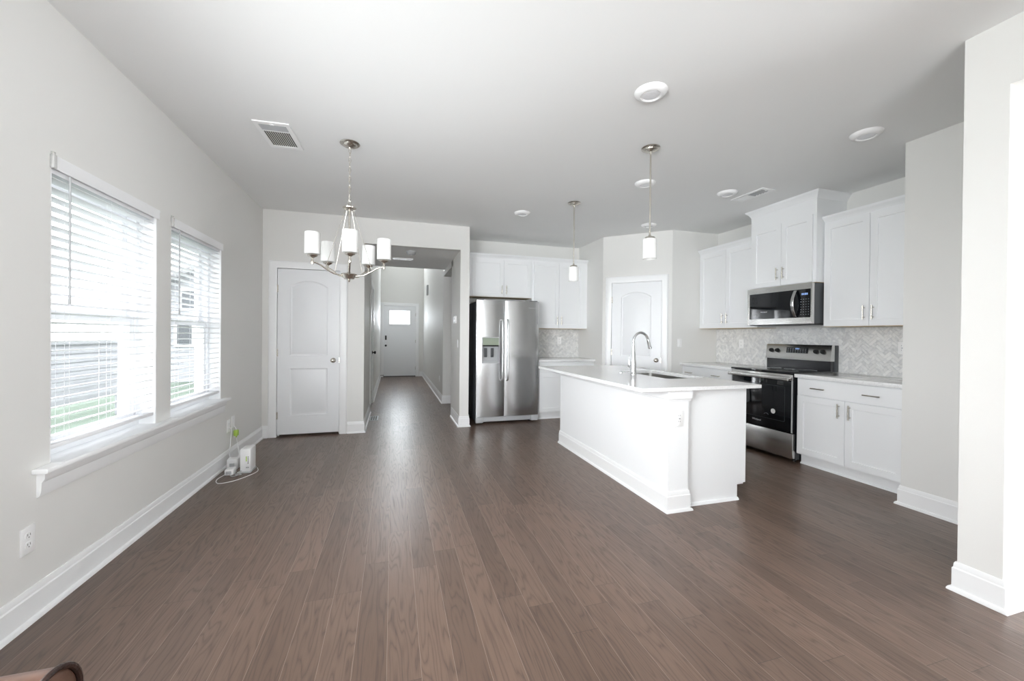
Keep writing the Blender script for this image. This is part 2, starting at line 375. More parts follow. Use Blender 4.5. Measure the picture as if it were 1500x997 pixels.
# ceilings
struct(B(-1.69, 5.7, -3.7, YB+0.06, H, H+0.1).build('ceiling', CEIL), 'pale grey ceiling of the living room and kitchen', 'ceiling')
struct(B(1.0, 4.7, YB+0.06, 6.3, H, H+0.1).build('ceiling', CEIL), 'strip of ceiling above the refrigerator alcove', 'ceiling')
struct(B(0.94, 2.75, 6.2, 7.4, HZ, HZ+0.12).build('ceiling', CEIL), 'ceiling of the side passage off the hallway', 'ceiling')
struct(B(-0.47, 0.94, YB+0.1, 7.15, HZ, HZ+0.12).build('ceiling', CEIL), 'low hallway ceiling with a smoke detector', 'ceiling')
struct(B(-0.6, 1.1, 7.15, 12.45, 5.2, 5.3).build('ceiling', CEIL), 'high foyer ceiling over the front door', 'ceiling')
# windows: near and far opening in the left wall
WIN = [(2.345, 3.20, 0.652, 2.032), (3.372, 4.232, 0.652, 2.032)]
wall_y('wall_left', 'long pale grey wall with two blinds-covered windows', XL-WT, XL, YREAR-0.14, YB+0.12, H, [(a, b, c, d) for a, b, c, d in WIN] + [(-0.75, 1.65, 0.652, 2.032)])
D1 = (-1.343, -0.642, 0.0, 2.045)
# back wall with pantry style door and hall opening: outline drawn with the openings notched from the floor
ow = [(XL, 0), (D1[0]-0.018, 0), (D1[0]-0.018, D1[3]+0.018), (D1[1]+0.018, D1[3]+0.018), (D1[1]+0.018, 0), (-0.355, 0), (-0.355, HZ), (0.875, HZ), (0.875, 0), (1.0, 0), (1.0, H), (XL, H)]
struct(MB().prism(ow, [], YB, YB+0.12, lambda u, v, d: (u, d, v)).build('wall_back', WALL), 'pale wall holding a closed white door and the opening to the hallway', 'wall')
struct(B(-1.6, -0.475, YB+0.12, YB+0.5, 0, H).build('wall_closet', WALL), 'closet wall behind the white two-panel door', 'wall')
wall_y('wall_post', 'short wall end between the hallway opening and the refrigerator', 0.875, 1.0, YB+0.12, YK, H)
wall_x('wall_kitchen_back', 'kitchen wall behind the refrigerator', YK, YK+0.12, 0.875, 3.13, H)
# left side of hall with a door
HD = (6.84, 7.68, 0, 2.07)
oh = [(YB+0.12, 0), (HD[0]-0.018, 0), (HD[0]-0.018, HD[3]+0.018), (HD[1]+0.018, HD[3]+0.018), (HD[1]+0.018, 0), (12.3, 0), (12.3, 5.2), (YB+0.12, 5.2)]
FW = (-0.26, 0.64, 3.35, 4.70)
struct(MB().prism(oh, [], -0.475, -0.355, lambda u, v, d: (d, u, v)).build('wall_hall_left', WALL), 'hallway wall holding a white door seen edge on', 'wall')
struct(B(-0.62, -0.475, 6.6, 8.0, 0, 2.4).build('wall_hall_closet', WALL), 'dark closet wall behind the hallway side door', 'wall')
wall_y('wall_hall_right', 'far grey hallway wall beyond the side passage', 0.875, 1.0, 7.34, 12.3, 5.2)
wall_x('wall_passage', 'grey wall of the side passage off the hallway', 7.34, 7.46, 1.0, 2.75, HZ)
wall_y('wall_passage_end', 'end wall of the side passage off the hallway', 2.6, 2.75, YK+0.12, 7.34, HZ)
wall_y('wall_passage_header', 'header above the side passage opening', 0.875, 1.0, YK, 7.34, HZ, z0=2.32)
wall_x('wall_foyer_header', 'wall above the low hallway ceiling facing the foyer', 7.03, 7.15, -0.355, 0.875, 5.2, z0=HZ+0.12)
FD = (-0.272, 0.652, 0.0, 2.10)
of = [(-0.475, 0), (FD[0]-0.02, 0), (FD[0]-0.02, FD[3]+0.02), (FD[1]+0.02, FD[3]+0.02), (FD[1]+0.02, 0), (1.0, 0), (1.0, 5.2), (-0.475, 5.2)]
struct(MB().prism(of, [rect(*FW)], 12.3, 12.44, lambda u, v, d: (u, d, v)).build('wall_front', WALL), 'grey foyer wall around the front door', 'wall')
# pantry corner
PA, PB = Vector((3.01, 5.345)), Vector((3.705, 4.665)); PD = (PB-PA).normalized(); PLN = (PB-PA).length
wall_y('wall_pantry_side', 'pantry wall beside the back counter', 3.01, 3.12, 5.345, YK, H)
PANG = math.atan2(PD.y, PD.x)
pd0 = (PLN-0.70)/2
op = [(0, 0), (pd0-0.018, 0), (pd0-0.018, 2.063), (pd0+0.718, 2.063), (pd0+0.718, 0), (PLN, 0), (PLN, H), (0, H)]
wp = MB().prism(op, [], 0, 0.10, lambda u, v, d: (u, d, v)).build('wall_pantry', WALL, loc=(PA.x, PA.y, 0), rz=PANG)
struct(wp, 'angled pantry wall holding a closed white door', 'wall')
wall_x('wall_pantry_end', 'pantry wall at the end of the range counter', 4.665, 4.775, 3.705, XR, H)
struct(B(3.3, 4.4, 5.4, 5.5, 0, H).build('wall_pantry_inside', WALL), 'dark pantry wall behind the angled door', 'wall')
wall_y('wall_range', 'kitchen wall behind the range and cabinets', XR, XR+0.12, 2.05, 4.775, H)
struct(B(3.71, XR+0.12, 1.265, 2.05, 0, H).build('wall_right', WALL), 'grey wall return beside the range-side cabinets', 'wall')
# right column, header and room beyond
wall_x('wall_column', 'white wall column at the edge of the side opening', 1.11, 1.265, 2.715, 5.5, H)
wall_y('wall_header', 'header over the wide opening beside the column', 2.715, 2.85, YREAR, 1.11, H, z0=2.435)
wall_y('wall_side_room', 'outer wall of the room beyond the side opening', 5.5, 5.64, YREAR-0.14, 1.265, H, [(-2.1, 0.3, 0.65, 2.25)])
# rear wall with glazed patio door (behind the viewer)
wall_x('wall_rear', 'rear wall with a glazed patio door', YREAR-0.14, YREAR, XL, 5.5, H, [(-1.3, 1.1, 0.12, 2.25)])

# baseboards
BB = [(0, 0), (0.028, 0), (0.028, 0.008), (0.023, 0.017), (0.014, 0.021), (0.014, 0.112), (0.010, 0.118), (0.009, 0.136), (0.005, 0.145), (0, 0.145)]
BBS = BB
def bb(name, label, *paths):
    m = MB()
    for p in paths: m.sweep(p, BB)
    return struct(m.build(name, TRIM, smooth=30), label, 'baseboard')
cl1, cr1 = -1.433, -0.548
def pp(s): q = PA + PD*s; return (q.x, q.y)
bb('baseboard_left', 'white baseboard along the window wall', [(XL, YREAR), (XL, YB), (cl1, YB)])
bb('baseboard_back', 'white baseboard turning from the back wall into the hallway', [(cr1, YB), (-0.355, YB), (-0.355, HD[0]-0.09)])
bb('baseboard_hall_left', 'white baseboard along the hallway beyond its side door', [(-0.355, HD[1]+0.09), (-0.355, 12.3)])
bb('baseboard_hall_right', 'white baseboard along the far hallway wall', [(0.755, 12.3), (0.875, 12.3), (0.875, 7.34), (2.6, 7.34)])
bb('baseboard_post', 'white baseboard wrapping the wall end beside the refrigerator', [(0.875, YK), (0.875, YB), (1.0, YB), (1.0, YK)])
bb('baseboard_pantry', 'white baseboard beside the pantry door', [(3.01, 5.50), (3.01, 5.345), pp(pd0-0.088)], [pp(pd0+0.788), (3.705, 4.665), (3.80, 4.665)])
bb('baseboard_right', 'white baseboard around the wall return and the column', [(3.84, 2.05), (3.71, 2.05), (3.71, 1.265), (2.715, 1.265), (2.715, 1.11), (5.5, 1.11)])

# ------------------------------------------------------------------ doors
def arch(x0, x1, z0, z1, rise, n=12):
    pts = [(x0, z0), (x1, z0), (x1, z1-rise)]
    w2 = (x1-x0)/2; R = (w2*w2 + rise*rise)/(2*rise); cx = (x0+x1)/2; cz = z1-R; a = math.asin(w2/R)
    for i in range(1, n): t = a - 2*a*i/n; pts.append((cx + R*math.sin(t), cz + R*math.cos(t)))
    pts.append((x0, z1-rise)); return pts
def panel_slab(w, h, t, holes, prof, yoff=0.0):
    """slab facing -Y (front at yoff) with moulded recessed panels; prof = [(inset, depth)...]"""
    m = MB(); fn = lambda u, v, d: (u, d, v)
    out = rect(0, w, 0, h); flat = [p for l in [out]+holes for p in l]
    tri = tessellate_polygon([[Vector((p[0], p[1], 0)) for p in l] for l in [out]+holes])
    vs = [m.v((p[0], yoff, p[1])) for p in flat]
    for tr in tri: m.f([vs[i] for i in tr])
    for hl in holes:
        prev = [m.v((p[0], yoff, p[1])) for p in hl]
        for ins, dep in prof:
            cur = [m.v((p[0], yoff+dep, p[1])) for p in inset(hl, ins)]
            for i in range(len(hl)): j = (i+1) % len(hl); m.f([prev[i], prev[j], cur[j], cur[i]])
            prev = cur
        last = inset(hl, prof[-1][0])
        for tr in tessellate_polygon([[Vector((p[0], p[1], 0)) for p in last]]): m.f([prev[i] for i in tr])
    c = [m.v((x, y, z)) for y in (yoff, yoff+t) for (x, z) in out]
    for i in range(4): j = (i+1) % 4; m.f([c[i], c[j], c[4+j], c[4+i]])
    m.f([c[7], c[6], c[5], c[4]])
    return m
MOULD = [(0.010, 0.008), (0.022, 0.010), (0.036, 0.006), (0.046, 0.003)]
def casing(w, h, cw=0.088):
    prof = [(0, 0), (0, -0.012), (0.014, -0.016), (cw-0.02, -0.020), (cw-0.006, -0.018), (cw, -0.012), (cw, 0)]
    m = MB(); rows = []
    for (x, z, dx, dz) in ((0, 0, -1, 0), (0, h, -1, 1), (w, h, 1, 1), (w, 0, 1, 0)):
        rows.append([m.v((x+dx*o, y, z+dz*o)) for o, y in prof])
    k = len(prof)
    for A, Bq in zip(rows, rows[1:]):
        for j in range(k): m.f([A[j], A[(j+1) % k], Bq[(j+1) % k], Bq[j]])
    m.f(rows[0]); m.f(list(reversed(rows[-1])))
    # jamb liner
    m.box(-0.018, 0.0, -0.001, 0.11, 0, h); m.box(w, w+0.018, -0.001, 0.11, 0, h); m.box(-0.018, w+0.018, -0.001, 0.11, h, h+0.018)
    m.box(0, 0.014, 0.060, 0.075, 0, h); m.box(w-0.014, w, 0.060, 0.075, 0, h); m.box(0, w, 0.060, 0.075, h-0.014, h)
    return m
def knob(parent, x, z, material, y=0.0):
    return MB().lathe([(0.0, 0.0), (0.031, 0.0), (0.031, 0.004), (0.022, 0.010), (0.011, 0.013), (0.011, 0.030), (0.021, 0.037), (0.027, 0.048), (0.026, 0.058), (0.018, 0.066), (0, 0.068)], (x, y, z), (0, -1, 0)).build('knob', material, parent)
def hinge(parent, x, z, y=-0.004):
    m = MB().tube([(x, y, z-0.045), (x, y, z+0.045)], 0.006, 8); m.box(x-0.002, x+0.012, y, y+0.006, z-0.044, z+0.044)
    return m.build('hinge', NICKEL, parent)
def panel_door(name, label, loc, rz, w, h, knob_x, hinge_x, gap=0.012, kmat=NICKEL, y=0.006):
    d = sthing(name, label, 'door', loc, rz)
    casing(w, h).build('casing', TRIM, d)
    sw, sh = w-0.008, h-gap-0.006; a = 0.135*w/0.70
    slab = panel_slab(sw, sh, 0.035, [rect(a, sw-a, 0.225, 0.80), arch(a, sw-a, 0.955, sh-0.135, 0.075)], MOULD, 0)
    s = slab.build('door_panel', DOORP, d, smooth=25, loc=(0.004, y, gap))
    k = knob(d, knob_x, 0.925, kmat, y)
    lx = w-0.004 if knob_x > w/2 else 0.004
    B(lx-0.006, lx+0.006, y-0.003, y+0.003, 0.895, 0.955).build('latch_plate', kmat, d)
    for z in (0.26, h*0.5, h-0.25): hinge(d, hinge_x, z, y-0.004)
    return d
dw = D1[1]-D1[0]
panel_door('door_1', 'closed white two-panel arched door in the wall beside the hallway opening', (D1[0], YB, 0), 0, dw, D1[3], dw-0.075, 0.0, gap=0.028)
panel_door('door_2', 'closed white arched pantry door on the angled wall', (PA.x+PD.x*pd0, PA.y+PD.y*pd0, 0), PANG, 0.70, 2.045, 0.70-0.065, 0.0)
# hall side door faces +X
panel_door('door_3', 'white door seen edge on in the hallway wall', (-0.355, HD[0], 0), PI/2, HD[1]-HD[0], HD[3], HD[1]-HD[0]-0.07, 0.0, kmat=BLACK)
# front door
fd = sthing('door_4', 'white craftsman front door with a small lit window at the hall end', 'door', (FD[0], 12.3, 0), 0)
fw, fh = FD[1]-FD[0], FD[3]
casing(fw, fh, 0.092).build('casing', TRIM, fd)
def front_slab():
    m = panel_slab(fw-0.01, fh-0.03, 0.045, [rect(0.165, 0.455, 0.22, 1.36), rect(0.465, 0.755, 0.22, 1.36)], [(0.006, 0.010), (0.012, 0.010), (0.02, 0.006)], 0)
    return m
s1 = MB().prism(rect(0, fw-0.01, 0, fh-0.03), [rect(0.165, 0.748, 1.535, 1.935)], 0.0, 0.045, lambda u, v, d: (u, d, v))
pan = MB()
for x0, x1 in ((0.165, 0.452), (0.462, 0.748)):
    o = rect(x0, x1, 0.24, 1.36)
    pan.prism(o, [inset(o, 0.014)], -0.006, 0.001, lambda u, v, d: (u, d, v))
fs = s1.build('door_panel', DOORP, fd, loc=(0.005, 0.012, 0.026))
pan.build('panel_moulding', DOORP, fs)
MB().prism(rect(0.150, 0.763, 1.52, 1.95), [rect(0.168, 0.745, 1.538, 1.932)], -0.012, 0.004, lambda u, v, d: (u, d, v)).build('window_frame', DOORP, fs)
B(0.14, 0.773, -0.022, 0.0, 1.485, 1.515, bev=0.004).build('shelf_moulding', DOORP, fs)
B(0.165, 0.748, 0.018, 0.024, 1.535, 1.935).build('pane', GLASS, fs)
knob(fd, 0.068, 0.925, BLACK, 0.012)
B(0.045, 0.09, -0.012, 0.012, 1.09, 1.22, bev=0.006).build('keypad_lock', BLACK, fd)
for z in (0.25, 1.05, 1.85): hinge(fd, fw-0.004, z, 0.006)
B(0.0, fw, -0.02, 0.10, 0.0, 0.022, bev=0.004).build('threshold', DARKGREY, fd)

# ------------------------------------------------------------------ windows
def window(name, label, win):
    y0, y1, z0, z1 = win
    d = sthing(name, label, 'window', (XL, y0, z0), 0); W_, H_ = y1-y0, z1-z0
    yz = lambda u, v, dd: (dd, u, v)
    # jamb liner, frame, sashes (local x negative = outwards)
    MB().prism(rect(0, W_, 0, H_), [rect(0.008, W_-0.008, 0.0001, H_-0.008)], -0.09, -0.001, yz).build('jamb', TRIM, d)
    MB().prism(rect(0, W_, 0, H_), [rect(0.042, W_-0.042, 0.042, H_-0.042)], -0.185, -0.09, yz).build('frame', VINYL, d)
    mz = H_*0.497
    for nm, a, b, xa, xb in (('lower_sash', 0.036, mz+0.022, -0.132, -0.100), ('upper_sash', mz-0.022, H_-0.036, -0.172, -0.140)):
        s = MB().prism(rect(0.036, W_-0.036, a, b), [rect(0.088, W_-0.088, a+0.052, b-0.044)], xa, xb, yz).build(nm, VINYL, d)
        B((xa+xb)/2-0.003, (xa+xb)/2+0.003, 0.085, W_-0.085, a+0.05, b-0.042).build('pane', GLASS, s)
    B(-0.096, -0.080, W_/2-0.03, W_/2+0.03, mz+0.018, mz+0.030, bev=0.003).build('sash_lock', VINYL, d)
    return d
window('window_1', 'wider-looking double-hung window with white blinds, closer to the outlet plate on bare wall', WIN[0])
window('window_2', 'double-hung window with white blinds, closer to the white two-panel door', WIN[1])
t1 = MB()
t1.box(XL-0.10, XL+0.055, WIN[0][0]+0.0, WIN[0][1]-0.0, 0.632, 0.655)
t1.box(XL-0.10, XL+0.055, WIN[1][0]+0.0, WIN[1][1]-0.0, 0.632, 0.655)
t1.box(XL, XL+0.058, WIN[0][0]-0.10, WIN[1][1]+0.085, 0.630, 0.654, bev=0.006)
pr_ = [(0, 0.63), (0.030, 0.63), (0.028, 0.60), (0.018, 0.585), (0.016, 0.545), (0.010, 0.525), (0, 0.52)]
t1.sweep([(XL, WIN[0][0]-0.07), (XL, WIN[1][1]+0.055)], pr_)
struct(t1.build('trim_1', TRIM, smooth=30), 'white window stool and apron running under both windows', 'window sill')

def blind(label, win, loc_y):
    y0, y1, z0, z1 = win
    d = thing('window_blind', label, 'window blind', (XL, y0, z0), 0, 'white slat blinds on the two windows')
    W_, H_ = y1-y0, z1-z0
    B(-0.058, -0.012, 0.008, W_-0.008, H_-0.048, H_-0.010).build('headrail', BLIND, d)
    va = MB().sweep([(0.001, 0.004), (0.001, W_+0.012)], [(0.0, H_-0.030), (0.006, H_-0.030), (0.009, H_-0.024), (0.008, H_+0.012), (0.011, H_+0.024), (0.010, H_+0.030), (0, H_+0.030)])
    va.build('valance', BLIND, d)
    top, bot, pitch = H_-0.068, 0.105, 0.0445
    n = int((top-bot)/pitch); m = MB(); zs = [top - i*pitch for i in range(n+1)]
    tl = math.radians(7)
    for z in zs:
        rows = []
        for k in range(5):
            s = (k-2)/2*0.025; cr = 0.0022*(1-((k-2)/2)**2)
            x = -0.036 + s*math.cos(tl); zz = z + s*math.sin(tl) + cr
            rows.append([m.v((x, 0.012, zz)), m.v((x, W_-0.012, zz)), m.v((x, W_-0.012, zz-0.0026)), m.v((x, 0.012, zz-0.0026))])
        for A, Bq in zip(rows, rows[1:]):
            for j in range(4): m.f([A[j], A[(j+1) % 4], Bq[(j+1) % 4], Bq[j]])
        m.f(rows[0]); m.f(list(reversed(rows[-1])))
    m.build('slats', BLIND, d, smooth=30)
    zb = zs[-1]-0.042
    B(-0.062, -0.010, 0.010, W_-0.010, zb-0.012, zb+0.010, bev=0.004).build('bottom_rail', BLIND, d)
    for yy in (0.13, W_/2, W_-0.13):
        l = MB()
        for x in (-0.0625, -0.0095): l.tube([(x, yy, zb), (x, yy, H_-0.055)], 0.0007, 4)
        l.tube([(-0.036, yy+0.012, zb), (-0.036, yy+0.012, H_-0.055)], 0.0008, 4)
        l.build('ladder_cord', BLIND, d)
    wd = MB().tube([(0.006, 0.105, H_-0.035), (0.006, 0.105, H_-0.60)], 0.0045, 8); wd.tube([(0.006, 0.105, H_-0.60), (0.006, 0.105, H_-0.645)], [0.0045, 0.0065], 8)
    wd.build('tilt_wand', GREYPL, d)
    c = MB().box(0.0, 0.016, -0.006, 0.014, H_-0.032, H_+0.030, bev=0.002); c.box(0.001, 0.012, -0.003, 0.012, H_+0.028, H_+0.044, bev=0.002)
    c.build('valance_clip', CLEAR, d)
    return d
blind('white slat blind on the window closer to the bare wall outlet', WIN[0], 0)
blind('white slat blind on the window closer to the modem and the white door', WIN[1], 0)
# foyer high window, rear opening and two added windows (glazed)
def simple_glazing(name, label, loc, rz, w_, h_, mull):
    d = sthing(name, label, 'window', loc, rz); fn = lambda u, v, dd: (u, dd, v)
    holes = []; n = mull; wpan = (w_-0.06*(n+1))/n
    for i in range(n): x = 0.06+i*(wpan+0.06); holes.append(rect(x, x+wpan, 0.06, h_-0.06))
    f = MB().prism(rect(0, w_, 0, h_), holes, 0.03, 0.10, fn).build('frame', VINYL, d)
    B(0.03, w_-0.03, 0.06, 0.066, 0.03, h_-0.03).build('pane', GLASS, f)
    return d
simple_glazing('window_3', 'high foyer window', (FW[0], 12.3, FW[2]), 0, FW[1]-FW[0], FW[3]-FW[2], 2)
simple_glazing('window_added_sofa', 'added wide window over the sofa, unseen, for fill light', (XL, -0.75, 0.652), PI/2, 2.4, 1.38, 3)  # invented opening out of view, added to carry the sofa-side fill
simple_glazing('door_5', 'glazed white patio door in the rear wall', (-1.3, YREAR-0.14, 0.12), 0, 2.4, 2.13, 2)
simple_glazing('window_added_side', 'added unseen white window in the side room, for fill light', (5.64, -2.1, 0.65), PI/2, 2.4, 1.6, 2)  # invented opening out of view, added to carry the side room fill

# ------------------------------------------------------------------ outdoors
struct(B(-40, -1.7, -30, 60, -0.5, -0.32).build('ground_lawn', GRASS), 'green lawn outside the windows', 'lawn')
struct(B(-8, 9, -14, -3.66, -0.4, -0.05).build('ground_patio', PATIO), 'pale concrete patio behind the house', 'patio')
struct(B(-3.5, 7, -8.0, -3.66, 2.62, 2.8).build('ceiling_sky_blocker', TRIM), 'added unseen roof holding sky light off the patio door', 'sky blocker')  # unseen roof added to cut the sky light from the rear glazing
for px_ in (-3.3, 1.9, 6.8): struct(B(px_-0.09, px_+0.09, -7.9, -7.72, -0.05, 2.62, bev=0.01).build('trim_blocker_post', TRIM), 'white post of the added roof over the patio', 'added roof post')  # supports of the added roof, out of view
fence = thing('vinyl_fence', 'low white vinyl fence across the lawn outside the closer window', 'fence', (-5.0, 6.0, -0.32))
def lap(m, x, y0, y1, z0, z1, p, axis='x', s=1):
    n = int(round((z1-z0)/p))
    for i in range(n):
        a = z0+i*p
        if axis == 'x': m.prism([(0, a), (0.022, a), (0.006, a+p), (0, a+p)], [], y0, y1, lambda u, v, d: (x+u*s, d, v))
        else: m.prism([(0, a), (0.022, a), (0.006, a+p), (0, a+p)], [], y0, y1, lambda u, v, d: (d, x-u, v))
fm = MB(); lap(fm, 0, 0, 5.2, 0.5, 1.36, 0.143); fm.build('siding_panel', SIDING, fence)
for i in range(4): B(-0.06, 0.0, 0.04+i*1.68, 0.14+i*1.68, 0.0, 1.46, bev=0.01).build('post', SIDING, fence)
B(-0.03, 0.05, 0, 5.2, 1.36, 1.42, bev=0.01).build('cap_rail', SIDING, fence)
B(-0.02, 0.02, 0, 5.2, 0.42, 0.5).build('bottom_rail', SIDING, fence)
house = thing('neighbour_house', 'white sided house with a grey roof seen through the farther blinds', 'house', (-6.75, 15.2, -0.32))
hm = MB(); lap(hm, 0, 0, 6.0, 0.0, 3.04, 0.19, 'y'); hm.box(0, 6.0, 0.0, 8, 0, 3.04); hm.build('wall', SIDING, house)
gb = MB().prism([(-0.2, 3.04), (6.2, 3.04), (3.0, 4.8)], [], 0.0, 8.0, lambda u, v, d: (u, d, v)); gb.build('gable', SIDING, house)
rm = MB()
rm.prism([(-0.5, 2.84), (3.0, 4.82), (6.5, 2.84), (6.5, 3.0), (3.0, 5.0), (-0.5, 3.0)], [], -0.35, 8.3, lambda u, v, d: (u, d, v)); rm.build('roof', ROOFM, house)
for (x, z, ww, hh) in ((0.30, 2.35, 0.42, 0.55), (0.18, 1.20, 0.40, 0.75), (1.15, 0.9, 0.75, 1.3), (3.4, 0.9, 0.85, 1.3)):
    f = MB().prism(rect(x-0.08, x+ww+0.08, z-0.08, z+hh+0.08), [rect(x, x+ww, z, z+hh)], -0.06, 0.0, lambda u, v, d: (u, d, v)).build('window', VINYL, house)
    B(x, x+ww, -0.035, -0.028, z, z+hh).build('pane', DARKWIN, f)

# ================================================================== KITCHEN
SHK = [(0.003, 0.009), (0.004, 0.009)]
def bar_pull(parent, x, z, vertical, L_=0.128, y=0.0):
    m = MB(); h = L_/2; q = h*0.68
    if vertical:
        m.tube([(x, y-0.030, z-h), (x, y-0.030, z+h)], 0.0058, 10)
        for s in (-q, q): m.tube([(x, y, z+s), (x, y-0.030, z+s)], 0.0045, 8)
    else:
        m.tube([(x-h, y-0.030, z), (x+h, y-0.030, z)], 0.0058, 10)
        for s in (-q, q): m.tube([(x+s, y, z), (x+s, y-0.030, z)], 0.0045, 8)
    return m.build('handle', NICKEL, parent)
def cab_door(parent, x0, x1, z0, z1, hx, hz, vertical=True, frame=0.058, name='door', shaker=True):
    w_, h_ = x1-x0, z1-z0
    if shaker: m = panel_slab(w_, h_, 0.019, [rect(frame, w_-frame, frame, h_-frame)], SHK, 0)
    else: m = MB().box(0, w_, 0, 0.019, 0, h_, bev=0.0015, seg=1)
    d = m.build(name, CAB, parent, smooth=25, loc=(x0, 0, z0))
    if hx is not None:
        for hxx in (hx if isinstance(hx, (list, tuple)) else [hx]): bar_pull(d, hxx-x0, hz-z0, vertical)
    return d
CROWN = [(0, 0), (0.006, 0), (0.010, 0.012), (0.022, 0.030), (0.036, 0.042), (0.040, 0.050), (0.040, 0.062), (0, 0.062)]
def upper(label, loc, rz, w_, h_, d_, split, door0, door1, crown_path, crown=CROWN, group=None, hz=0.125, zc=None, top_gap=0.06):
    o = thing('upper_cabinet', label, 'cabinet', loc, rz, group)
    B(0, w_, 0.0195, d_, 0.004, h_).build('body', CAB, o)
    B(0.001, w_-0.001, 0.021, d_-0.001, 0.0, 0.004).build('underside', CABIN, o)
    cab_door(o, door0, split-0.002, 0.008, h_-top_gap, split-0.036, hz)
    cab_door(o, split+0.002, door1, 0.008, h_-top_gap, split+0.036, hz)
    zc = h_-0.045 if zc is None else zc
    MB().sweep(crown_path, [(a, zc+b) for a, b in crown]).build('crown_moulding', CAB, o, smooth=50)
    return o
G = 'white upper cabinets'
XU = 4.150; RZ = -PI/2
# range wall: local x runs from the pantry towards the viewer
upper('white upper cabinet between the pantry wall and the microwave', (XU, 4.6625, 1.375), RZ, 4.6625-3.731, 1.085, XR-XU-0.0025, 4.6625-4.185, 0.03, 4.6625-3.741, [(0.0, 0.0195), (4.6625-3.731, 0.0195)], group=G)
upper('white upper cabinet between the microwave and the grey wall return', (XU, 2.958, 1.372), RZ, 2.958-2.0525, 1.088, XR-XU-0.0025, 2.958-2.547, 0.012, 2.958-2.085, [(0, 0.0195), (2.958-2.0525, 0.0195)], group=G)
XM = 4.045
BIG = [(0, 0), (0.004, 0), (0.006, 0.010), (0.016, 0.030), (0.034, 0.052), (0.046, 0.062), (0.048, 0.074), (0, 0.074)]
mwc = upper('tall white cabinet reaching the ceiling above the microwave', (XM, 3.727, 1.82), RZ, 0.765, 0.908, XR-XM-0.0025, 0.3975, 0.03, 0.735, [(0, XR-XM-0.0025), (0, 0.0195), (0.765, 0.0195), (0.765, XR-XM-0.0025)], BIG, G, hz=0.14, zc=0.845, top_gap=0.22)
# back wall
YU = 5.825
upper('short white cabinet over the refrigerator', (1.0025, YU, 1.832), 0, 1.0535, 0.628, YK-YU-0.0025, 0.601, 0.113, 1.030, [(0, 0.0195), (1.0535, 0.0195)], group=G, hz=0.11)
upper('white upper cabinet beside the refrigerator, above the back counter', (2.0585, YU, 1.370), 0, 0.949, 1.09, YK-YU-0.0025, 0.452, 0.035, 0.875, [(0, 0.0195), (0.949, 0.0195)], group=G)

def base_cab(label, loc, rz, w_, d_, fil0, fil1, h_=0.865):
    o = thing('base_cabinet', label, 'cabinet', loc, rz, 'white base cabinets along the kitchen walls')
    m = B(0, w_, 0.0195, d_, 0.105, h_); m.box(0, w_, 0.085, d_, 0, 0.105); m.build('body', CAB, o)
    B(0, w_, 0.078, 0.085, 0, 0.10).build('toe_board', CAB, o)
    MB().sweep([(0, 0.078), (w_, 0.078)], [(0, 0), (0.014, 0), (0.013, 0.008), (0.007, 0.014), (0, 0.016)]).build('shoe_moulding', CAB, o)
    a, b = fil0, w_-fil1; c = (a+b)/2
    return o, a, b, c
XB = 3.870
o, a, b, c = base_cab('white base cabinet between the range and the grey wall return', (XB, 3.002, 0), RZ, 3.002-2.055, XR-XB-0.0025, 0.012, 0.062)
cab_door(o, a, b, 0.700, 0.855, (a+0.21, b-0.22), 0.775, False, name='drawer', shaker=False)
cab_door(o, a, c-0.002, 0.115, 0.692, c-0.045, 0.60); cab_door(o, c+0.002, b, 0.115, 0.692, c+0.045, 0.60)
o, a, b, c = base_cab('white base cabinet between the pantry wall and the range', (XB, 4.6625, 0), RZ, 4.6625-3.775, XR-XB-0.0025, 0.06, 0.012)
cab_door(o, a, b, 0.700, 0.855, (0.168, 0.64), 0.775, False, name='drawer', shaker=False)
cab_door(o, a, c-0.002, 0.115, 0.692, c-0.045, 0.60); cab_door(o, c+0.002, b, 0.115, 0.692, c+0.045, 0.60)
YBC = 5.56
o, a, b, c = base_cab('white base cabinet beside the refrigerator under the back counter', (2.075, YBC, 0), 0, 3.0075-2.075, YK-YBC-0.0025, 0.012, 0.04)
cab_door(o, a, b, 0.700, 0.855, c, 0.775, False, name='drawer', shaker=False)
cab_door(o, a, c-0.002, 0.115, 0.692, c-0.045, 0.60); cab_door(o, c+0.002, b, 0.115, 0.692, c+0.045, 0.60)
# countertops
CT0, CT1 = 0.865, 0.900
tag(B(3.842, XR-0.0025, 2.0525, 3.004, CT0, CT1, bev=0.003).build('countertop', QUARTZ), 'white quartz countertop between the range and the grey wall return', 'countertop')
tag(B(3.842, XR-0.0025, 3.775, 4.6625, CT0, CT1, bev=0.003).build('countertop', QUARTZ), 'white quartz countertop between the range and the pantry wall', 'countertop')
tag(B(2.068, 3.0075, 5.532, YK-0.0025, CT0, CT1, bev=0.003).build('countertop', QUARTZ), 'white quartz countertop beside the refrigerator', 'countertop')

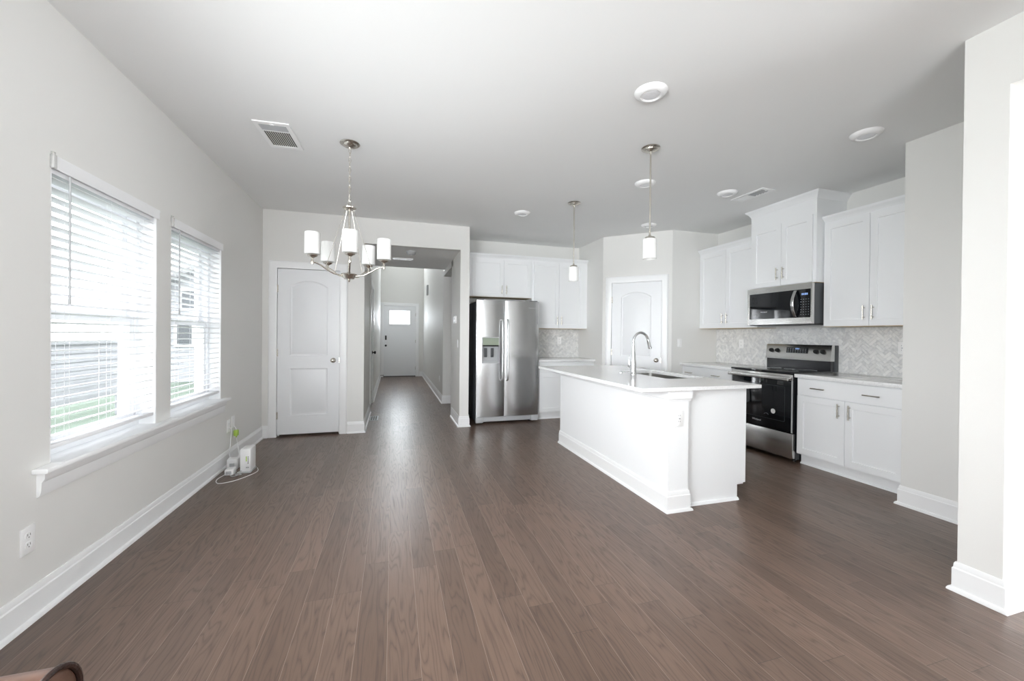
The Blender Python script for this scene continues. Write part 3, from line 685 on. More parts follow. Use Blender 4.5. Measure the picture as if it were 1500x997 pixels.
# herringbone backsplashes
def clip(poly, x0, x1, y0, y1):
    for ax, lim, sg in ((0, x0, 1), (0, x1, -1), (1, y0, 1), (1, y1, -1)):
        out = []; n = len(poly)
        for i in range(n):
            p, q = poly[i], poly[(i+1) % n]; dp, dq = (p[ax]-lim)*sg, (q[ax]-lim)*sg
            if dp >= 0: out.append(p)
            if (dp >= 0) != (dq >= 0): t = dp/(dp-dq); out.append((p[0]+(q[0]-p[0])*t, p[1]+(q[1]-p[1])*t))
        poly = out
        if len(poly) < 3: return None
    return poly
def backsplash(label, loc, rz, w_, h_):
    root = thing('backsplash', label, 'backsplash', loc, rz)
    B(0, w_, -0.004, 0.0, 0, h_).build('grout_bed', GROUT, root)
    a, bl = 0.0285, 0.0855; g = 0.0006; c45 = math.sqrt(0.5)
    m = MB(); lay = m.bm.faces.layers.float.new('tile')
    R = int((w_+h_)/a)+8
    tiles = []
    for i in range(-R, R):
        for k in range(-8-R//3, 8+R//3):
            # herringbone with 3:1 blocks
            x, y = i*a + k*bl, -i*a*0 + i*a - k*bl*0
            tiles.append((i*a+k*2*bl, i*a, bl, a)); tiles.append((i*a+k*2*bl-a, i*a, a, bl) if False else (i*a+bl+k*2*bl, i*a-(bl-a), a, bl))
    for (x, y, ww, hh) in tiles:
        q = [(x+g, y+g), (x+ww-g, y+g), (x+ww-g, y+hh-g), (x+g, y+hh-g)]
        q = [((px-py)*c45, (px+py)*c45) for px, py in q]
        cx = sum(p[0] for p in q)/4; cy = sum(p[1] for p in q)/4
        if cx < -0.15 or cx > w_+0.15 or cy < -0.15 or cy > h_+0.15: continue
        pl = clip(q, 0.0005, w_-0.0005, 0.0005, h_-0.0005)
        if not pl: continue
        f = m.f([m.v((p[0], -0.0075+random.uniform(-0.0003, 0.0003), p[1])) for p in pl])
        if f is None: continue
        f[lay] = random.random()
        vs = list(f.verts); bk = [m.v((v.co.x, -0.003, v.co.z)) for v in vs]
        for s in range(len(vs)):
            e = m.f([vs[s], bk[s], bk[(s+1) % len(vs)], vs[(s+1) % len(vs)]])
            if e: e[lay] = f[lay]
    m.build('tiles', TILE, root, smooth=10)
    return root
backsplash('pale marble herringbone backsplash behind the range', (XR-0.0025, 4.662, CT1), RZ, 4.662-2.053, 0.470)
backsplash('pale marble herringbone backsplash beside the refrigerator', (2.06, YK-0.0025, CT1), 0, 3.0075-2.06, 0.468)

IC0 = 0.873
# ------------------------------------------------------------------ island
isl = thing('kitchen_island', 'white kitchen island with baseboard and corner post', 'kitchen island', (0, 0, 0))
IX0, IX1, IY0, IY1 = 1.897, 2.655, 2.462, 4.335
m = B(IX0+0.02, IX1, IY0+0.02, IY1-0.001, 0.105, 0.655); m.box(IX0+0.02, 2.575, IY0+0.02, IY1-0.001, 0, 0.105); m.box(2.642, IX1, IY0+0.02, IY1-0.001, 0.655, IC0); m.box(IX0+0.02, 2.642, IY1-0.02, IY1-0.001, 0.655, IC0); m.build('body', CAB, isl)
B(IX0, IX0+0.02, IY0, IY1, 0, IC0).build('back_panel', CAB, isl)
m = MB().prism([(IX0+0.02, 0), (2.575, 0), (2.575, 0.125), (IX1, 0.125), (IX1, IC0), (IX0+0.02, IC0)], [], IY0, IY0+0.02, lambda u, v, d: (u, d, v)); m.build('end_panel', CAB, isl)
B(IX0-0.002, 2.066, 2.408, IY0+0.001, 0, IC0).build('corner_post', CAB, isl)
MB().sweep([(IX0-0.002, IY1), (IX0-0.002, 2.408), (2.066, 2.408), (2.066, IY0)], BB).build('baseboard', TRIM, isl, smooth=30)
MB().sweep([(2.066, IY0), (2.575, IY0)], [(0, 0), (0.02, 0), (0.019, 0.008), (0.012, 0.018), (0, 0.021)]).build('shoe_moulding', CAB, isl)
FRZ = [(0, 0.792), (0.010, 0.794), (0.013, 0.800), (0.013, 0.806), (0.019, 0.812), (0.019, IC0), (0, IC0)]
MB().sweep([(IX0-0.002, IY1), (IX0-0.002, 2.408), (2.066, 2.408), (2.066, IY0)], FRZ).build('frieze_moulding', CAB, isl, smooth=30)
side = bpy.data.objects.new('door_front', None)
bpy.data.objects.remove(side)
for k in range(4):   # doors on the working side
    y0_ = IY0+0.03+k*0.46; x0_, x1_ = 0.0, 0.452
    dmesh = panel_slab(0.452, 0.735, 0.019, [rect(0.058, 0.394, 0.058, 0.677)], SHK, 0)
    d = dmesh.build('door', CAB, isl, smooth=25, loc=(IX1+0.0192, y0_, 0.118), rz=PI/2)
    bar_pull(d, 0.40 if k % 2 == 0 else 0.05, 0.65, True)
SX0, SX1, SY0, SY1 = 2.245, 2.622, 2.86, 3.62
hole = rrect(SX0, SX1, SY0, SY1, 0.045)
m = MB().prism(rect(1.637, 2.692, 2.358, 4.385), [hole], IC0, CT1, lambda u, v, d: (u, v, d))
ct = m.build('island_countertop', QUARTZ); tag(ct, 'white quartz slab on top of the kitchen island with a sink cutout', 'countertop')
bv = ct.modifiers.new('edge', 'BEVEL'); bv.width = 0.003; bv.segments = 2; bv.limit_method = 'ANGLE'; bv.angle_limit = math.radians(60)
# sink bowl
sk = thing('kitchen_sink', 'stainless undermount sink set in the island countertop', 'sink', ((SX0+SX1)/2, (SY0+SY1)/2, IC0-0.20))
m = MB(); cx, cy = (SX0+SX1)/2, (SY0+SY1)/2
loops = []
for ins, z in ((-0.016, 0.1995), (0.002, 0.1995), (0.004, 0.06), (0.012, 0.022), (0.04, 0.004), (0.10, 0.0)):
    loops.append([m.v((p[0]-cx, p[1]-cy, z)) for p in inset(hole, ins)])
for A, Bq in zip(loops, loops[1:]):
    for i in range(len(A)): j = (i+1) % len(A); m.f([A[i], A[j], Bq[j], Bq[i]])
m.f(loops[-1])
so = m.build('bowl', SINKST, sk, smooth=50); sm = so.modifiers.new('thick', 'SOLIDIFY'); sm.thickness = 0.002; sm.offset = -1
MB().lathe([(0.0, 0.0), (0.038, 0.0), (0.045, 0.003), (0.042, 0.005), (0.03, 0.002), (0, 0.0015)], (0, 0, 0.002)).build('drain', CHROME, sk)
# faucet
fa = thing('kitchen_faucet', 'chrome gooseneck faucet on the island countertop', 'faucet', (2.160, 3.25, CT1))
MB().lathe([(0, 0), (0.030, 0), (0.0305, 0.004), (0.027, 0.010), (0.026, 0.06), (0.0245, 0.11), (0.019, 0.17), (0.0155, 0.215), (0.0145, 0.235), (0.014, 0.24)], n=28).build('body', CHROME, fa)
pth = [(0, 0, 0.235), (0, 0, 0.30)] + [(0.078-0.078*math.cos(t), 0, 0.312+0.080*math.sin(t)) for t in [PI*i/16*0.93 for i in range(17)]]
MB().tube(pth, 0.0118, 14).build('spout', CHROME, fa)
e0, e1 = Vector(pth[-1]), Vector(pth[-1])-Vector(pth[-2]); e1.normalize()
MB().lathe([(0.0115, -0.002), (0.0125, 0.004), (0.0135, 0.03), (0.0165, 0.075), (0.0175, 0.085), (0.014, 0.090), (0, 0.090)], e0, e1, 20).build('spray_head', CHROME, fa)
hb = MB().lathe([(0.0, 0.0), (0.016, 0.0), (0.016, 0.034), (0.012, 0.040), (0, 0.041)], (0, 0.020, 0.070), (-0.5, 1, 0)); 
hb.tube([(-0.012, 0.048, 0.076), (-0.014, 0.052, 0.12), (-0.010, 0.046, 0.168)], [0.0055, 0.005, 0.004], 8); hb.build('handle', CHROME, fa)
B(-0.017, 0.0, 0, 0, 0, 0) if False else None
tag(MB().lathe([(0, 0), (0.024, 0), (0.024, 0.004), (0.018, 0.008), (0, 0.008)], (0, 0, 0)).build('air_switch', CHROME, loc=(2.16, 3.46, CT1)), 'small round chrome button behind the faucet on the island', 'air switch')

# ------------------------------------------------------------------ refrigerator
fr = thing('refrigerator', 'stainless side-by-side refrigerator with water dispenser', 'refrigerator', (1.118, 5.452, 0))
FWD = 0.924
m = B(0.004, FWD-0.004, 0.085, 0.675, 0.035, 1.735, bev=0.004); m.build('case', DARKGREY, fr)
m = MB()
for x in (0.10, FWD-0.10):
    for y in (0.14, 0.60): MB().lathe([(0.02, 0), (0.02, 0.036)], (x, y, 0), n=12).build('foot', BLACK, fr)
def fdoor(x0, x1, z0, z1, name, hole=None, bulge=0.020):
    m = MB(); nx = 16; xs = [x0+(x1-x0)*i/nx for i in range(nx+1)]; zs = [z0, z1]
    if hole: xs = sorted(set(xs) | {hole[0], hole[1]}); zs = [z0, hole[2], hole[3], z1]
    w_ = x1-x0
    def yf(x):
        t = (x-x0)/w_; e = 0.03
        return 0.030 - bulge*math.sin(PI*t)**0.7 if 0 < t < 1 else 0.030
    F = {}
    for i, x in enumerate(xs):
        for j, z in enumerate(zs): F[i, j] = (m.v((x, yf(x), z)), m.v((x, 0.08, z)))
    nxn, nzn = len(xs), len(zs)
    inh = lambda i, j: hole and xs[i] >= hole[0]-1e-6 and xs[i+1] <= hole[1]+1e-6 and j == 1
    for i in range(nxn-1):
        for j in range(nzn-1):
            if inh(i, j): continue
            m.f([F[i, j][0], F[i+1, j][0], F[i+1, j+1][0], F[i, j+1][0]]); m.f([F[i, j][1], F[i, j+1][1], F[i+1, j+1][1], F[i+1, j][1]])
        m.f([F[i, 0][0], F[i, 0][1], F[i+1, 0][1], F[i+1, 0][0]]); m.f([F[i, nzn-1][0], F[i+1, nzn-1][0], F[i+1, nzn-1][1], F[i, nzn-1][1]])
    for j in range(nzn-1):
        for i in (0, nxn-1): m.f([F[i, j][0], F[i, j+1][0], F[i, j+1][1], F[i, j][1]])
    if hole:
        hi = [i for i, x in enumerate(xs) if hole[0]-1e-6 <= x <= hole[1]+1e-6]
        for i in hi[:-1]:
            for j in (1, 2): m.f([F[i, j][0], F[i+1, j][0], F[i+1, j][1], F[i, j][1]])
        for i in (hi[0], hi[-1]): m.f([F[i, 1][0], F[i, 2][0], F[i, 2][1], F[i, 1][1]])
    return m.build(name, STEELV, fr, smooth=35)
HOLE = (0.075, 0.332, 0.862, 1.232)
fl = fdoor(0.0, 0.402, 0.105, 1.752, 'door', HOLE); frd = fdoor(0.410, FWD, 0.105, 1.752, 'door')
dsp = MB().prism(rect(*HOLE), [rect(HOLE[0]+0.012, HOLE[1]-0.012, HOLE[2]+0.012, HOLE[3]-0.012)], 0.006, 0.03, lambda u, v, d: (u, d, v)).build('dispenser', GREYPL, fl)
B(HOLE[0]+0.002, HOLE[1]-0.002, 0.074, 0.079, HOLE[2]+0.002, HOLE[3]-0.002).build('niche', GREYPL, dsp)
B(HOLE[0]+0.012, HOLE[1]-0.012, 0.010, 0.074, 1.118, HOLE[3]-0.012).build('display', GREENG, dsp)
B(HOLE[0]+0.012, HOLE[1]-0.012, 0.016, 0.074, 1.098, 1.118).build('spout_bar', BLACK, dsp)
for x in (0.118, 0.212): B(x, x+0.042, 0.052, 0.060, 0.945, 1.075, bev=0.003).build('paddle', DARKGREY, dsp)
B(HOLE[0]+0.012, HOLE[1]-0.012, 0.012, 0.074, HOLE[2]+0.008, HOLE[2]+0.030).build('drip_tray', GREYPL, dsp)
for d_, x in ((fl, 0.366), (frd, 0.446)):
    hm_ = MB(); z0_, z1_ = 0.615, 1.48
    hm_.tube([(x, 0.030, z0_), (x, -0.012, z0_+0.012), (x, -0.030, z0_+0.05)] + [(x, -0.030-0.006*math.sin(PI*i/8), z0_+0.05+(z1_-z0_-0.1)*i/8) for i in range(1, 8)] + [(x, -0.030, z1_-0.05), (x, -0.012, z1_-0.012), (x, 0.030, z1_)], 0.0135, 12)
    hm_.build('handle', HANDST, d_)
gr = B(0.012, FWD-0.012, 0.05, 0.09, 0.030, 0.098, bev=0.004); g_ = gr.build('base_grille', GREYPL, fr)
for x0_ in (0.0, FWD-0.105): B(x0_, x0_+0.105, 0.028, 0.075, 0.020, 0.100, bev=0.006).build('foot_cover', GREYPL, g_)
for x0_ in (0.01, FWD-0.11): B(x0_, x0_+0.10, 0.05, 0.16, 1.735, 1.765, bev=0.006).build('hinge_cover', DARKGREY, fr)
text_mesh('logo', 'Whirlpool', 0.026, LOGO, frd, (0.815, 0.0115, 1.655), (PI/2, 0, 0.10))

# ------------------------------------------------------------------ range
rg = thing('range', 'stainless and black freestanding electric range', 'range', (3.838, 3.768, 0), RZ)
RW = 0.758; RD = XR-0.010-3.838
m = B(0.002, RW-0.002, 0.045, RD, 0.03, 0.895); m.build('body', BLKENAMEL, rg)
m = MB()
for x in (0.05, RW-0.05):
    for y in (0.09, RD-0.06): MB().lathe([(0.016, 0), (0.016, 0.032)], (x, y, 0), n=10).build('foot', BLACK, rg)
ckt = B(0, RW, -0.008, RD-0.09, 0.893, 0.912, bev=0.004).build('cooktop', BLKGLASS, rg)
m = MB()
for (x, y, r) in ((0.20, 0.17, 0.115), (0.56, 0.17, 0.095), (0.20, 0.41, 0.075), (0.56, 0.41, 0.11), (0.38, 0.42, 0.05)):
    m.prism(arc(x, y, r, 0, 2*PI*39/40, 39), [arc(x, y, r-0.002, 0, 2*PI*39/40, 39)], 0.9121, 0.9124, lambda u, v, d: (u, v, d))
m.build('burner_marking', GREYPL, ckt)
dr = B(0.004, RW-0.004, 0.0, 0.042, 0.300, 0.888, bev=0.004).build('oven_door', BLKGLASS, rg)
B(0.004, RW-0.004, -0.003, 0.006, 0.826, 0.886, bev=0.002).build('top_trim', STEEL, dr)
for x0_ in (0.004, RW-0.016): B(x0_, x0_+0.012, -0.002, 0.01, 0.302, 0.826).build('side_trim', GREYPL, dr)
m = MB().prism(rrect(0.085, RW-0.085, 0.40, 0.76, 0.012), [rrect(0.088, RW-0.088, 0.403, 0.757, 0.011)], -0.0006, 0.001, lambda u, v, d: (u, d, v)); m.build('window_border', DARKGREY, dr)
m = MB(); 
hp = [(0.012+ (RW-0.024)*i/12, -0.058-0.006*math.sin(PI*i/12), 0.846) for i in range(13)]
m.prism(rrect(-0.010, 0.010, -0.020, 0.020, 0.008, 3), [], 0.012, RW-0.012, lambda u, v, d: (d, -0.056+u-0.006*math.sin(PI*(d-0.012)/(RW-0.024)), 0.846+v))
for x0_ in (0.03, RW-0.055): m.box(x0_, x0_+0.025, -0.05, 0.0, 0.834, 0.858, bev=0.003)
m.build('handle', STEEL, dr)
MB().lathe([(0.0, 0), (0.026, 0), (0.026, 0.0006), (0, 0.0006)], (0.542, -0.0004, 0.487), (0, -1, 0), 28).build('sticker', STICK, dr)
text_mesh('logo', 'Whirlpool', 0.026, LOGOW, dr, (0.345, -0.0008, 0.363), (PI/2, 0, 0))
m = MB().prism(arc(0.462, 0.425, 0.030, PI*0.15, PI*0.85, 10) + arc(0.462, 0.425, 0.027, PI*0.85, PI*0.15, 10), [], -0.0008, 0.0, lambda u, v, d: (u, d, v)); m.build('printed_mark', ICON, dr)
B(0.004, RW-0.004, 0.002, 0.045, 0.040, 0.292, bev=0.005).build('drawer', STEEL, rg)
bgd = B(0.010, RW-0.010, RD-0.105, RD, 0.905, 1.020).build('backguard', BLKENAMEL, rg)
m = MB().prism([(RD-0.122, 1.016), (RD-0.100, 1.176), (RD-0.092, 1.184), (RD-0.060, 1.184), (RD-0.060, 1.016)], [], 0.004, RW-0.004, lambda u, v, d: (d, u, v)); cp = m.build('control_panel', STEEL, bgd)
B(0.004, RW-0.004, RD-0.060, RD, 0.905, 1.182, bev=0.003).build('back_cover', DARKGREY, bgd)
tl = -math.atan2(0.022, 0.16)
def onp(z): return RD-0.122+(z-1.016)*0.022/0.16
for x in (0.075, 0.152, 0.600, 0.672):
    k = MB().lathe([(0.0, 0), (0.024, 0), (0.025, 0.003), (0.022, 0.007), (0.020, 0.020), (0.018, 0.023), (0, 0.023)], (0, 0, 0), (0, -1, 0.14), 20); k.box(-0.004, 0.004, -0.030, -0.020, -0.017, 0.020, bev=0.001)
    k.build('knob', BLACK, cp, loc=(x, onp(1.112), 1.112))
dp = B(0.262, 0.512, -0.002, 0.010, -0.032, 0.032).build('display', BLKGLASS, cp, loc=(0, onp(1.120), 1.120)); dp.rotation_euler = (tl, 0, 0)
m = MB()
for i in range(4): m.box(0.368+i*0.012, 0.376+i*0.012, -0.003, -0.0015, 0.010, 0.024)
m.build('display_digits', DISP, dp)
m = MB()
for i in range(8):
    for j in range(3):
        if 3 <= i <= 4 and j == 2: continue
        m.box(0.278+i*0.029, 0.288+i*0.029, -0.0026, -0.0015, -0.024+j*0.018, -0.019+j*0.018)
m.build('key_legend', ICON, dp)

# ------------------------------------------------------------------ microwave
mw = thing('microwave', 'stainless over-the-range microwave under the tall cabinet', 'microwave', (4.018, 3.725, 1.396), RZ)
MWW, MWH, MWD = 0.760, 0.420, XR-0.010-4.018
m = B(0, MWW, 0.03, MWD, 0.010, MWH-0.002); m.build('case', DARKGREY, mw)
B(0.02, MWW-0.02, 0.02, MWD-0.04, 0.0, 0.012).build('vent_base', BLACK, mw)
frm = MB().prism(rect(0, MWW, 0.008, MWH), [rect(0.030, 0.745, 0.072, MWH-0.058)], 0, 0.032, lambda u, v, d: (u, d, v)).build('front_frame', STEEL, mw)
wd = B(0.030, 0.612, 0.003, 0.03, 0.072, MWH-0.058).build('door', BLKGLASS, mw)
cpn = B(0.614, 0.745, 0.003, 0.03, 0.072, MWH-0.058).build('control_panel', BLKGLASS, mw)
m = MB()
for i in range(4): m.box(0.650+i*0.017, 0.661+i*0.017, 0.0018, 0.0032, 0.302, 0.322)
m.build('display_digits', DISP, cpn)
m = MB()
for i in range(4):
    for j in range(7): m.box(0.640+i*0.026, 0.648+i*0.026, 0.0022, 0.0032, 0.10+j*0.026, 0.105+j*0.026)
m.build('key_legend', ICON, cpn)
pts = [(0.590, 0.004, 0.080)] + [(0.590, -0.012-0.044*math.sin(PI*i/12), 0.084+0.264*i/12) for i in range(13)] + [(0.590, 0.004, 0.352)]
m = MB(); 
for i, (A, Bq) in enumerate(zip(pts, pts[1:])): pass
rows = []
for i, p in enumerate(pts):
    a = Vector(pts[max(i-1, 0)]); b_ = Vector(pts[min(i+1, len(pts)-1)]); t = (b_-a).normalized(); nn = Vector((0, -t.z, t.y))
    rows.append([m.v(Vector(p)+Vector((s, 0, 0))*0.017+nn*q) for s, q in ((-1, 0), (-0.6, 0.006), (0.6, 0.006), (1, 0), (0.6, -0.006), (-0.6, -0.006))])
for A, Bq in zip(rows, rows[1:]):
    for j in range(6): m.f([A[j], A[(j+1) % 6], Bq[(j+1) % 6], Bq[j]])
m.f(rows[0]); m.f(list(reversed(rows[-1])))
m.build('handle', STEELV, wd)
text_mesh('logo', 'Whirlpool', 0.020, LOGOW, wd, (0.215, 0.0022, 0.150), (PI/2, 0, 0))

# ================================================================== LIGHT FITTINGS
def pendant(x, y, label):
    d = thing('pendant_light', label, 'pendant light', (x, y, H), 0, 'pendant lights over the island')
    MB().lathe([(0, 0), (0.070, 0), (0.072, -0.005), (0.066, -0.010), (0.054, -0.012), (0.050, -0.020), (0.030, -0.026), (0.012, -0.030), (0.010, -0.045), (0, -0.045)], n=32).build('canopy', NICKEL, d)
    MB().tube([(0, 0, -0.03), (0, 0, -0.36), (0, 0, -0.69)], 0.0065, 12).build('rod', NICKEL, d)
    MB().lathe([(0.007, -0.675), (0.010, -0.685), (0.012, -0.692), (0.036, -0.700), (0.040, -0.706), (0.040, -0.722), (0, -0.722)], n=28).build('shade_cap', NICKEL, d)
    MB().lathe([(0.040, -0.715), (0.052, -0.717), (0.0535, -0.722), (0.0535, -0.866), (0.0515, -0.870), (0.0495, -0.866), (0.0495, -0.722), (0.040, -0.719)], n=36).build('shade', SHADE, d)
    MB().lathe([(0, -0.722), (0.014, -0.722), (0.014, -0.75), (0.024, -0.78), (0.027, -0.80), (0.020, -0.825), (0, -0.832)], n=16).build('bulb', SHADE, d)
    return d
pendant(1.932, 2.703, 'brushed nickel pendant light hanging before the pantry door')
pendant(1.925, 4.069, 'brushed nickel pendant light hanging before the cabinet beside the refrigerator')

ch = thing('chandelier', 'brushed nickel chandelier with five white glass shades', 'chandelier', (-0.333, 3.348, H))
MB().lathe([(0, 0), (0.072, 0), (0.074, -0.005), (0.068, -0.010), (0.056, -0.012), (0.050, -0.022), (0.028, -0.030), (0.012, -0.034), (0.008, -0.042), (0, -0.042)], n=32).build('canopy', NICKEL, ch)
m = MB(); zt, zb = -0.040, -0.448; nl = 11; pl_ = (zt-zb)/nl
for i in range(nl):
    c = zt-(i+0.5)*pl_; hh = pl_*0.62; rr = 0.0085; ptsl = []
    for k in range(16):
        t = 2*PI*k/16; ux = rr*math.cos(t); uz = hh*math.sin(t)
        ptsl.append((ux, 0, c+uz) if i % 2 == 0 else (0, ux, c+uz))
    m.tube(ptsl, 0.0017, 6, closed=True)
m.tube([(0.003*math.sin(i*0.9), 0.003*math.cos(i*0.9), zt-(zt-zb)*i/20) for i in range(21)], 0.0014, 6)
m.build('chain', NICKEL, ch)
m = MB(); m.tube([(0.0125*math.cos(t), 0, -0.468+0.020*math.sin(t)) for t in [2*PI*k/20 for k in range(20)]], 0.0028, 8, closed=True)
m.lathe([(0.012, -0.478), (0.014, -0.482), (0.016, -0.492), (0.046, -0.496), (0.052, -0.500), (0.050, -0.508), (0.034, -0.518), (0.018, -0.522), (0, -0.522)], n=32); m.build('top_collar', NICKEL, ch)
MB().tube([(0, 0, -0.515), (0, 0, -0.78), (0, 0, -1.02)], 0.0075, 12).build('stem', NICKEL, ch)
MB().lathe([(0, -1.000), (0.014, -1.004), (0.018, -1.012), (0.056, -1.016), (0.060, -1.022), (0.046, -1.042), (0.036, -1.056), (0.012, -1.058), (0.010, -1.066), (0.006, -1.076), (0, -1.080)], n=32).build('hub', NICKEL, ch)
RS = 0.265
for k in range(5):
    # one arm points towards the viewer's side of the room
    a = math.radians(-83.2) + 2*PI*k/5; ca, sa = math.cos(a), math.sin(a)
    P_ = lambda r, z: (r*ca, r*sa, z)
    prof = [(0.02, -1.030), (0.06, -1.033), (0.115, -1.024), (0.165, -0.998), (0.205, -0.972), (0.24, -0.958), (RS+0.006, -0.955)]
    am = MB()
    for i in range(1): am.tube([P_(r, z) for r, z in prof], 0.0062, 10)
    am.build('arm', NICKEL, ch)
    MB().tube([P_(0.030, -0.512), P_(0.175, -0.990)], 0.0020, 6).build('brace_rod', NICKEL, ch)
    MB().lathe([(0, -0.975), (0.009, -0.973), (0.011, -0.966), (0.011, -0.945), (0.008, -0.940), (0.008, -0.928), (0.016, -0.922), (0.032, -0.914), (0.036, -0.908), (0.034, -0.902), (0, -0.902)], (RS*ca, RS*sa, 0), n=24).build('socket_cup', NICKEL, ch)
    MB().lathe([(0.034, -0.900), (0.050, -0.898), (0.0535, -0.893), (0.0535, -0.744), (0.0515, -0.740), (0.0495, -0.744), (0.0495, -0.892), (0.034, -0.895)], (RS*ca, RS*sa, 0), n=36).build('shade', SHADE, ch)
    MB().lathe([(0, -0.902), (0.013, -0.900), (0.013, -0.872), (0.024, -0.842), (0.027, -0.82), (0.02, -0.795), (0, -0.788)], (RS*ca, RS*sa, 0), n=16).build('bulb', SHADE, ch)

LENS = mat('frosted_lens', (0.78, 0.78, 0.80), 0.35)
REFL = mat('silver_reflector', (0.80, 0.80, 0.82), 0.25, 0.15, bump=0.8, bscale=40)
def downlight(x, y, label):
    d = thing('recessed_light', label, 'ceiling light', (x, y, H), 0, 'round white ceiling lights')
    MB().lathe([(0.058, -0.020), (0.060, -0.025), (0.066, -0.026), (0.080, -0.020), (0.094, -0.008), (0.097, 0.0), (0.058, 0.0)], n=40).build('trim_ring', PLASTIC, d)
    MB().lathe([(0.050, -0.016), (0.0515, -0.0235), (0.0535, -0.0235), (0.0545, -0.016)], n=36).build('bulb_rim', PLASTIC, d)
    MB().lathe([(0.0585, -0.010), (0.0585, 0.0), (0.0, 0.0), (0.0, -0.010)], n=36).build('can', DARKGREY, d)
    MB().lathe([(0, -0.0232), (0.03, -0.0230), (0.047, -0.0222), (0.0512, -0.0205), (0.0512, -0.009), (0, -0.009)], n=32).build('lens', REFL, d)
    return d
d0 = downlight(1.487, 2.085, 'round ceiling light standing alone over the floor between island and windows, largest in view')
for (x, y, lb) in ((3.270, 2.040, 'round ceiling light in the shaded corner beside the grey wall return'),
                   (2.323, 3.332, 'round ceiling light behind the rod of the pendant closer to the viewer'),
                   (3.276, 3.295, 'round ceiling light beside the kitchen ceiling vent'),
                   (1.486, 4.592, 'round ceiling light over the floor before the refrigerator'),
                   (3.240, 4.560, 'round ceiling light just before the pantry wall')):
    dup(d0, (x, y, H), None, lb)
# vents
def vent(name, label, loc, rz, w_, l_, split):
    d = thing(name, label, 'air vent', loc, rz)
    fm_ = MB().prism(rect(-w_/2, w_/2, -l_/2, l_/2), [rect(-w_/2+0.028, w_/2-0.028, -l_/2+0.035, l_/2-0.035)], -0.009, -0.001, lambda u, v, dd: (u, v, dd))
    fm_.build('frame', PLASTIC, d)
    B(-w_/2+0.02, w_/2-0.02, -l_/2+0.03, l_/2-0.03, -0.0012, 0.0).build('duct', SLOT, d)
    m = MB(); x0_, x1_ = -w_/2+0.03, w_/2-0.03; n = int((x1_-x0_)/0.0135)
    for i in range(n+1):
        x = x0_+(x1_-x0_)*i/n
        m.prism([(x-0.002, -0.0085), (x+0.002, -0.0085), (x+0.0046, -0.002), (x+0.001, -0.002)], [], -l_/2+0.036, split, lambda u, v, dd: (u, dd, v))
    m.build('louvers', PLASTIC, d)
    B(x0_-0.002, x1_+0.002, split-0.004, split+0.006, -0.0088, -0.002).build('divider', PLASTIC, d)
    n2 = 5
    m = MB()
    for i in range(n2):
        y = split+0.012+(l_/2-0.04-split-0.012)*i/n2
        m.prism([(y, -0.0085), (y+0.003, -0.0085), (y+0.014, -0.002), (y+0.010, -0.002)], [], x0_, x1_, lambda u, v, dd: (dd, u, v))
    m.build('cross_louvers', GREYPL, d)
    B(-0.012, 0.012, l_/2-0.036, l_/2-0.020, -0.012, -0.0085).build('lever', PLASTIC, d)
    return d
vent('ceiling_vent', 'white louvered vent in the ceiling near the window wall', (-0.828, 3.378, H), PI-0.04, 0.235, 0.41, 0.075)
vent('ceiling_vent', 'white vent in the kitchen ceiling before the tall cabinet', (3.560, 3.262, H), PI+0.03, 0.165, 0.38, -0.02)
# hallway ceiling
sd = thing('smoke_detector', 'round smoke detector on the low hallway ceiling', 'smoke detector', (0.235, 5.74, HZ))
MB().lathe([(0, 0), (0.068, 0), (0.068, -0.012), (0.062, -0.018), (0.058, -0.036), (0.045, -0.046), (0.02, -0.048), (0, -0.048)], n=32).build('housing', GREYPL, sd)
MB().lathe([(0, -0.048), (0.012, -0.048), (0.012, -0.051), (0, -0.051)], n=16).build('button', PLASTIC, sd)
hv = thing('hall_vent', 'long white slotted vent on the low hallway ceiling', 'air vent', (0.135, 6.33, HZ))
MB().prism(rect(-0.15, 0.15, -0.06, 0.06), [rect(-0.125, -0.055, -0.03, 0.03), rect(-0.042, 0.042, -0.03, 0.03), rect(0.055, 0.125, -0.03, 0.03)], -0.012, -0.001, lambda u, v, dd: (u, v, dd)).build('frame', PLASTIC, hv)
B(-0.13, 0.13, -0.035, 0.035, -0.001, 0.0).build('duct', SLOT, hv)

# ================================================================== PLATES, MODEM, SMALL THINGS
def plate(name, label, loc, rz, kind, group=None):
    cat = 'light switch' if kind == 'switch' else ('wall plate' if kind == 'blank' else 'electrical outlet')
    d = thing(name, label, cat, loc, rz, group)
    B(-0.036, 0.036, -0.006, 0.0, -0.058, 0.058, bev=0.002).build('cover', PLASTIC, d)
    if kind == 'outlet':
        for z in (-0.0205, 0.0205):
            s = MB().prism([(x, zz+z) for x, zz in rrect(-0.0165, 0.0165, -0.014, 0.014, 0.009)], [], -0.0085, -0.005, lambda u, v, dd: (u, dd, v)).build('socket', PLASTIC, d)
            m = MB()
            for x in (-0.0065, 0.0065): m.box(x-0.0012, x+0.0012, -0.0089, -0.0083, z-0.001, z+0.008)
            m.lathe([(0, 0), (0.0026, 0), (0.0026, 0.0005), (0, 0.0005)], (0, -0.0084, z-0.0075), (0, -1, 0), 10); m.build('slots', SLOT, s)
    elif kind == 'gfci':
        s = B(-0.0165, 0.0165, -0.0085, -0.005, -0.034, 0.034, bev=0.001).build('socket', PLASTIC, d); m = MB()
        for z in (-0.021, 0.021):
            for x in (-0.0065, 0.0065): m.box(x-0.0012, x+0.0012, -0.0089, -0.0083, z-0.003, z+0.006)
        m.build('slots', SLOT, s); B(-0.007, 0.007, -0.0098, -0.0084, -0.006, 0.006).build('test_button', GREYPL, s)
    elif kind == 'switch':
        B(-0.0165, 0.0165, -0.0095, -0.005, -0.034, 0.034, bev=0.0015).build('rocker', PLASTIC, d)
    return d
